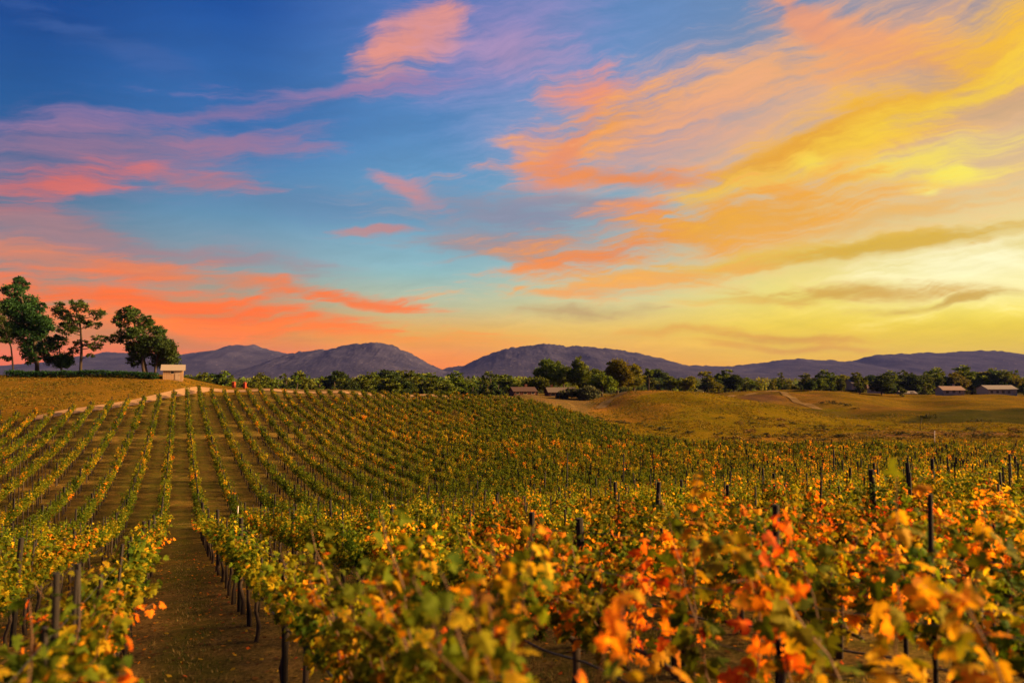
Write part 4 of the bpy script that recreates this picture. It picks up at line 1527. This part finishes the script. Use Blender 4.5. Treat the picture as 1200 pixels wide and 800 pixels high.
# hedge along the top of the knoll
xs = np.arange(-92, -64.5, 0.25)
P_, n = [], 90
hx = np.repeat(xs, n)
m = len(hx)
top = 1.0 + 0.25 * vnoise(hx * 0.7, hx * 0, 3)
pos = np.c_[hx + rng.normal(0, 0.2, m), 124.5 + rng.normal(0, 0.35, m), np.zeros(m)]
pos[:, 2] = gz(pos[:, 0], pos[:, 1]) + top * rng.random(m) ** 0.7
V, F, C = leaves(pos, rng.normal(0, 1, (m, 3)) + np.array([0, 0, 0.3]), rng.normal(0, 0.7, (m, 3)) + np.array([0, 0, 0.9]), rng.uniform(0.14, 0.28, m),
                 np.array([0.018, 0.052, 0.014]) * rng.uniform(0.6, 1.5, (m, 1)), RHOMB)
V = V - np.array([-78, 124.5, -0.3])
tag(link('hedge', new_mesh('hedge', V, F, M_TREE, C), None, (-78, 124.5, -0.3)), 'long low clipped hedge along the top of the knoll', 'hedge')

# dry brush at the edge of the grass hills
def bush_mesh(seed, cols, r=0.8):
    g = np.random.default_rng(seed)
    bl = [(g.normal(0, .45) * r, g.normal(0, .45) * r, r * g.uniform(.25, .6), r * g.uniform(.4, .7), r * g.uniform(.4, .7), r * g.uniform(.3, .5)) for _ in range(5)]
    return crown_mesh(bl, 260, 0.2, cols, seed, 0.6)


DRYB = [bush_mesh(70 + i, ((0.12, 0.075, 0.02), (0.26, 0.17, 0.035))) for i in range(3)] + [bush_mesh(80 + i, ((0.03, 0.035, 0.012), (0.08, 0.07, 0.02))) for i in range(3)]
nb = 0
bs = []
for i in range(120):
    px = rng.uniform(838, 1215)
    Z = rng.uniform(103, 112) if rng.random() < 0.55 else rng.uniform(112, 135)
    bs.append((px, Z, int(rng.integers(6)), rng.uniform(0.4, 1.0)))
for px, Z in ((700, 139), (712, 136), (722, 134), (735, 130), (748, 126), (760, 123), (728, 132), (790, 116), (806, 114), (775, 119)):
    bs.append((px, Z, 3 + int(rng.integers(3)), rng.uniform(0.6, 1.3)))
for px, Z in ((985, 222), (975, 224), (965, 226), (992, 220), (1002, 214), (1090, 168), (1085, 172), (1060, 165), (1140, 160), (1150, 160)):
    bs.append((px, Z, int(rng.integers(3, 6)), rng.uniform(0.9, 1.8)))
for px, Z, v_, sc in sorted(bs):
    x = (px - 600) / FPX * Z
    o = link('dry_bush', DRYB[v_], None, (x, Z, gz1(x, Z) - 0.05), rng.uniform(0, 6), (sc * 1.3, sc * 1.3, sc * 0.8))
    tag(o, ('straw-coloured' if v_ < 3 else 'dark') + (' low bush in the dry strip between vines and grass hills' if px > 838 and Z < 140 else (' low bush at the foot of the far fields' if px > 838 else ' low bush on the slope between vineyard and grass hill')),
        'bush', ('straw bushes' if v_ < 3 else 'dark bushes') + (' in the dry strip' if px > 838 and Z < 140 else (' of the far fields' if px > 838 else ' below the grass hill')))

# tufts of dry grass on the open slopes
n = 60000
Zg = rng.uniform(92, 200, n)
pxg = rng.uniform(-40, 1240, n)
xg = (pxg - 600) / FPX * Zg
kee = ~inside(xg, Zg, VINE_POLY) & ((pxg > 690) | (pxg < 245)) & (Zg < np.where(pxg < 245, 130, 200))
kee &= edge_dist(xg, Zg, [vp(28, 89.5), vp(60, 91.2), vp(110, 98), vp(160, 107), vp(205, 117), vp(243, 126.5), vp(290, 129), vp(400, 133)]) > 2.3
kee &= ~inside(xg, Zg, np.array([vp(1040, 160), vp(1100, 205), vp(1260, 210), vp(1260, 150), vp(1120, 152)]))
kee &= vnoise(xg * 0.25, Zg * 0.25, 12) + rng.normal(0, 0.12, n) > 0.42
xg, Zg = xg[kee], Zg[kee]
m0 = len(xg)
x = np.repeat(xg, 4) + rng.normal(0, 0.12, m0 * 4)
y = np.repeat(Zg, 4) + rng.normal(0, 0.12, m0 * 4)
m = len(x)
pos = np.c_[x, y, gz(x, y) - 0.02]
cg = np.repeat(np.where((rng.random(m0) < 0.65)[:, None], np.array([0.145, 0.100, 0.007]), np.array([0.070, 0.072, 0.007])) * rng.uniform(0.6, 1.25, (m0, 1)), 4, 0)
V, F, C = leaves(pos, np.c_[rng.normal(0, 0.5, (m, 2)), np.ones(m)], rng.normal(0, 1, (m, 3)) * np.array([1, 1, 0.1]), rng.uniform(0.10, 0.26, m), cg, RHOMB)
tag(link('dry_grass', new_mesh('dry_grass', V, F, M_GRASS, C)), 'tufts of dry golden grass on the open slopes', 'grass', kind='stuff')

# ----------------------------------------------------------------------------
# buildings
# ----------------------------------------------------------------------------
t = MT('glass_dark')
t.bsdf((0.02, 0.022, 0.03), 0.12, spec=0.6)
M_GLASS = t.m


def house(name, label, cat, loc, rz, w, d, h, rise, mats, windows=(), doors=(), chimney=None, over=0.35, group=None):
    """gabled house: long side w along X, front at -Y; windows/doors: (x, z, width, height) on the front"""
    wall, roof, trim, dm = mats
    root = bpy.data.objects.new(name, None)
    COL.objects.link(root)
    root.location = loc
    root.rotation_euler = (0, 0, rz)
    tag(root, label, cat, group)
    g = Geo()
    V = [(-w / 2, -d / 2, -0.6), (w / 2, -d / 2, -0.6), (w / 2, d / 2, -0.6), (-w / 2, d / 2, -0.6), (-w / 2, -d / 2, h), (w / 2, -d / 2, h), (w / 2, d / 2, h), (-w / 2, d / 2, h), (-w / 2, 0, h + rise), (w / 2, 0, h + rise)]
    F3 = [(0, 1, 5), (0, 5, 4), (1, 2, 6), (1, 6, 5), (2, 3, 7), (2, 7, 6), (3, 0, 4), (3, 4, 7), (4, 8, 7), (5, 6, 9), (4, 5, 9), (4, 9, 8), (6, 7, 8), (6, 8, 9)]
    g.add(V, F3)
    link('wall', g.mesh('wall', wall), root)
    g = Geo()
    sl = rise / (d / 2)
    th = 0.10
    e = d / 2 + over
    ez = h + rise - sl * e
    x = w / 2 + over
    lift = 0.03
    V = [(-x, -e, ez + lift), (x, -e, ez + lift), (x, 0, h + rise + lift), (-x, 0, h + rise + lift), (x, e, ez + lift), (-x, e, ez + lift)]
    Vt = [(a_, b_, c_ + th) for a_, b_, c_ in V]
    A = V + Vt
    F = [(6, 7, 8, 9), (9, 8, 10, 11), (0, 3, 2, 1), (3, 5, 4, 2), (0, 1, 7, 6), (5, 11, 10, 4), (1, 2, 8, 7), (2, 4, 10, 8), (0, 6, 9, 3), (3, 9, 11, 5)]
    g.add(A, F)
    rf = link('roof', g.mesh('roof', roof), root)
    if chimney:
        g = Geo()
        g.box((chimney - 0.4, 0.3, h), (chimney + 0.4, 1.1, h + rise + 0.9))
        link('chimney', g.mesh('chimney', wall), rf)
    for (x0, z0, ww, wh) in windows:
        g = Geo()
        f = 0.08
        y0, y1 = -d / 2 - 0.05, -d / 2 - 0.003
        g.box((x0 - ww / 2 - f, y0, z0), (x0 - ww / 2, y1, z0 + wh))
        g.box((x0 + ww / 2, y0, z0), (x0 + ww / 2 + f, y1, z0 + wh))
        g.box((x0 - ww / 2 - f, y0, z0 + wh), (x0 + ww / 2 + f, y1, z0 + wh + f))
        g.box((x0 - ww / 2 - f, y0, z0 - f), (x0 + ww / 2 + f, y1, z0))
        wd_ = link('window', g.mesh('window', trim), root)
        g = Geo()
        g.box((x0 - ww / 2, -d / 2 - 0.02, z0), (x0 + ww / 2, -d / 2 - 0.004, z0 + wh))
        link('pane', g.mesh('pane', M_GLASS), wd_)
    for (x0, z0, ww, wh) in doors:
        g = Geo()
        g.box((x0 - ww / 2, -d / 2 - 0.05, z0), (x0 + ww / 2, -d / 2 - 0.004, z0 + wh))
        do = link('door', g.mesh('door', dm), root)
        g = Geo()
        g.box((x0 + ww / 2 - 0.14, -d / 2 - 0.09, z0 + wh * 0.46), (x0 + ww / 2 - 0.08, -d / 2 - 0.052, z0 + wh * 0.54))
        link('handle', g.mesh('handle', M_STAKE), do)
    return root


M_SHEDW = board_mat('shed_boards', (0.30, 0.17, 0.085), 0.3)
M_SHEDR = wall_mat('shed_roof_felt', (0.26, 0.20, 0.15), 0.85, 0.9, 6)
M_SHEDT = wall_mat('shed_trim', (0.40, 0.28, 0.18), 0.85)
M_SHEDD = wall_mat('shed_door_paint', (0.30, 0.20, 0.13), 0.8)
M_WHITE = wall_mat('house_render', (0.28, 0.225, 0.18), 0.85)
M_TAN = wall_mat('house_tan', (0.28, 0.20, 0.13), 0.85)
M_ROOFG = wall_mat('roof_grey', (0.16, 0.13, 0.115), 0.8, 0.9, 4)
M_ROOFP = wall_mat('roof_pink_tile', (0.22, 0.13, 0.09), 0.8, 0.9, 4)
M_RED = board_mat('barn_red_boards', (0.085, 0.022, 0.010), 0.5)
M_ROOFR = wall_mat('barn_roof', (0.055, 0.026, 0.018), 0.8, 0.9, 4)
M_ROOFT = wall_mat('barn_roof_pale', (0.10, 0.07, 0.05), 0.8, 0.9, 4)

sx, sy = at(203, 441, 127)[0], 127
house('shed', 'small pale wooden shed with a gabled roof at the end of the knoll', 'shed', (sx, sy, gz1(sx, sy - 1) - 0.1), R(24), 3.3, 2.6, 1.9, 0.8, (M_SHEDW, M_SHEDR, M_SHEDT, M_SHEDD), [(-0.1, 1.15, 0.5, 0.5)], [(0.75, 0.0, 0.8, 1.75)], over=0.4)
x, y = at(612, 0, 205)[0], 205
house('barn', 'left red barn showing behind the vineyard crest', 'barn', (x, y, gz1(x, y) - 0.3), R(18), 7, 5, 1.4, 1.1, (M_RED, M_ROOFR, M_SHEDT, M_SHEDD), [(-2.4, 0.5, 1.0, 0.7), (0, 0.5, 1.0, 0.7), (2.4, 0.5, 1.0, 0.7)], (), 1.2)
x, y = at(655, 0, 208)[0], 208
house('barn', 'right red barn with a pale roof end, half behind grey-green shrubs', 'barn', (x, y, gz1(x, y) - 0.2), R(10), 8.5, 6, 1.8, 1.3, (M_RED, M_ROOFT, M_SHEDT, M_SHEDD), [(-3, 0.7, 1.2, 0.8), (-1, 0.7, 1.2, 0.8)], (), -2.6)
for lab, px, py, Z, w_, d_, h_, r_, ms, ch, rz in [
    ('long pale bungalow near the right edge with a row of windows', 1168, 463, 300, 13, 7, 2.8, 1.5, (M_WHITE, M_ROOFG, M_WHITE, M_SHEDD), None, 3),
    ('pale house with a broad low roof left of the long bungalow', 1113, 463, 300, 8.5, 7, 2.4, 1.5, (M_WHITE, M_ROOFP, M_WHITE, M_SHEDD), 2.0, -6),
    ('tan house with a steeper roof behind the pale broad-roofed house', 1116, 451, 380, 13, 9, 3.2, 2.6, (M_TAN, M_ROOFP, M_WHITE, M_SHEDD), -3.0, 12),
    ('small grey-roofed house between tree tops above the long bungalow', 1142, 450, 390, 9, 8, 3.0, 2.0, (M_WHITE, M_ROOFG, M_WHITE, M_SHEDD), None, -10),
    ('low white building at the end of the dark trees beside the field', 1062, 465, 285, 6, 4, 1.6, 0.8, (M_WHITE, M_ROOFG, M_WHITE, M_SHEDD), None, 0),
    ('tiny white house among the trees right of the grass hills', 998, 455, 330, 5, 5, 2.8, 1.4, (M_WHITE, M_ROOFG, M_WHITE, M_SHEDD), None, 20),
    ('small cream house low between two trees, right of the tiny white house', 1026, 461, 300, 6, 5, 2.4, 1.3, (M_WHITE, M_ROOFP, M_WHITE, M_SHEDD), None, -20),
    ('house with pinkish roof among the trees behind the crest road', 355, 451, 230, 9, 7, 2.8, 1.8, (M_TAN, M_ROOFP, M_WHITE, M_SHEDD), 1.5, 15),
    ('grey-roofed house left of the pinkish roof behind the crest road', 298, 443, 300, 10, 7, 2.8, 1.8, (M_WHITE, M_ROOFG, M_WHITE, M_SHEDD), None, -10),
    ('pale roof at the left of the far belt near the shed', 261, 442, 310, 9, 7, 2.6, 1.6, (M_WHITE, M_ROOFP, M_WHITE, M_SHEDD), None, 8),
    ('pale small house right of the pinkish roof behind the crest road', 376, 449, 250, 6, 5, 2.6, 1.4, (M_WHITE, M_ROOFG, M_WHITE, M_SHEDD), None, -4),
    ('tan roofed house in the far belt left of the barns', 518, 443, 300, 9, 7, 2.8, 1.6, (M_TAN, M_ROOFP, M_WHITE, M_SHEDD), None, 12),
]:
    p = at(px, py, Z)
    z = max(gz1(p[0], Z), p[2]) if Z > 100 else p[2]
    house('house', lab, 'house', (p[0], Z, p[2] if p[2] < gz1(p[0], Z) + 3 else gz1(p[0], Z)), R(rz), w_, d_, h_, r_, ms,
          [(q_, 1.0, 1.2, 1.1) for q_ in np.arange(-w_ / 2 + 1.6, w_ / 2 - 1, 2.6)], [(w_ / 2 - 1.1, 0, 1.0, 2.0)], ch, 0.5)

# two red utility boxes by the crest road
M_REDP = wall_mat('red_paint', (0.24, 0.035, 0.012), 0.8, 0.5)
for px, lab, w_ in ((274, 'larger red cabinet standing by the crest road', 0.5), (287, 'smaller red cabinet right of the larger one by the crest road', 0.42)):
    x, y = at(px, 450, 134)[0], 134
    root = bpy.data.objects.new('red_cabinet', None)
    COL.objects.link(root)
    root.location = (x, y, gz1(x, y))
    tag(root, lab, 'cabinet', 'red cabinets by the crest road')
    g = Geo()
    g.box((-w_ / 2, -0.35, -0.2), (w_ / 2, 0.35, 1.1))
    link('body', g.mesh('body', M_REDP), root)
    g = Geo()
    g.add([(-w_ / 2 - 0.06, -0.42, 1.1), (w_ / 2 + 0.06, -0.42, 1.1), (w_ / 2 + 0.06, 0.42, 1.1), (-w_ / 2 - 0.06, 0.42, 1.1), (-w_ / 4, -0.2, 1.24), (w_ / 4, -0.2, 1.24), (w_ / 4, 0.2, 1.24), (-w_ / 4, 0.2, 1.24)],
          [(0, 3, 2, 1), (4, 5, 6, 7), (0, 1, 5, 4), (1, 2, 6, 5), (2, 3, 7, 6), (3, 0, 4, 7)])
    link('lid', g.mesh('lid', M_REDP), root)
    g = Geo()
    g.box((-w_ / 2 + 0.07, -0.39, 0.15), (w_ / 2 - 0.07, -0.353, 1.0))
    link('door', g.mesh('door', M_REDP), root)

# odd poles
M_WPOLE = wall_mat('pole_white', (0.6, 0.5, 0.42), 0.85)
for name, lab, px, ptop, Z, r_, mat, cat in [
    ('marker_pole', 'thin white pole standing in the rows right of the bare alley', 278, 597, 36, 0.03, M_WPOLE, 'pole'),
    ('marker_pole', 'thin white pole at the far edge of the right field', 1095, 511, 98, 0.06, M_WPOLE, 'pole'),
    ('marker_pole', 'tall thin dark pole above the vines left of mid-frame post pair', 664, 530, 44, 0.055, M_POST, 'pole'),
    ('marker_pole', 'tall thin dark pole in the valley vines, right of the other tall one', 730, 531, 46, 0.055, M_POST, 'pole'),
    ('marker_pole', 'tall thin dark pole in the right valley behind the orange shoots', 976, 527, 40, 0.05, M_POST, 'pole'),
    ('marker_pole', 'dark leaning pole on the dry strip by the far fields', 1078, 489, 128, 0.07, M_POST, 'pole'),
    ('marker_pole', 'thin tall dark pole rising left of the two tall valley poles', 638, 552, 40, 0.045, M_POST, 'pole'),
]:
    p = at(px, ptop, Z)
    z = gz1(p[0], Z)
    h = max(1.8, p[2] - z)
    g = Geo()
    g.tube([(0, 0, -0.3), (0.01, 0, h * 0.5), (0.05 if 'leaning' not in lab else 0.35, 0, h)], [r_, r_ * 0.9, r_ * 0.75], 7)
    tag(link(name, g.mesh(name, mat, True), None, (p[0], Z, z)), lab, cat)

# ----------------------------------------------------------------------------
# the air
# ----------------------------------------------------------------------------
t = MT('evening_haze')
pv = t.n('ShaderNodeVolumePrincipled')
pv.inputs['Color'].default_value = (0.20, 0.25, 0.85, 1)
pv.inputs['Density'].default_value = 0.3e-4
pv.inputs['Anisotropy'].default_value = 0.0
t.l(pv.outputs[0], t.out.inputs['Volume'])
g = Geo()
g.box((-6500, -6500, -24), (6500, 6500, 245))
tag(link('haze', g.mesh('haze', t.m)), kind='stuff')
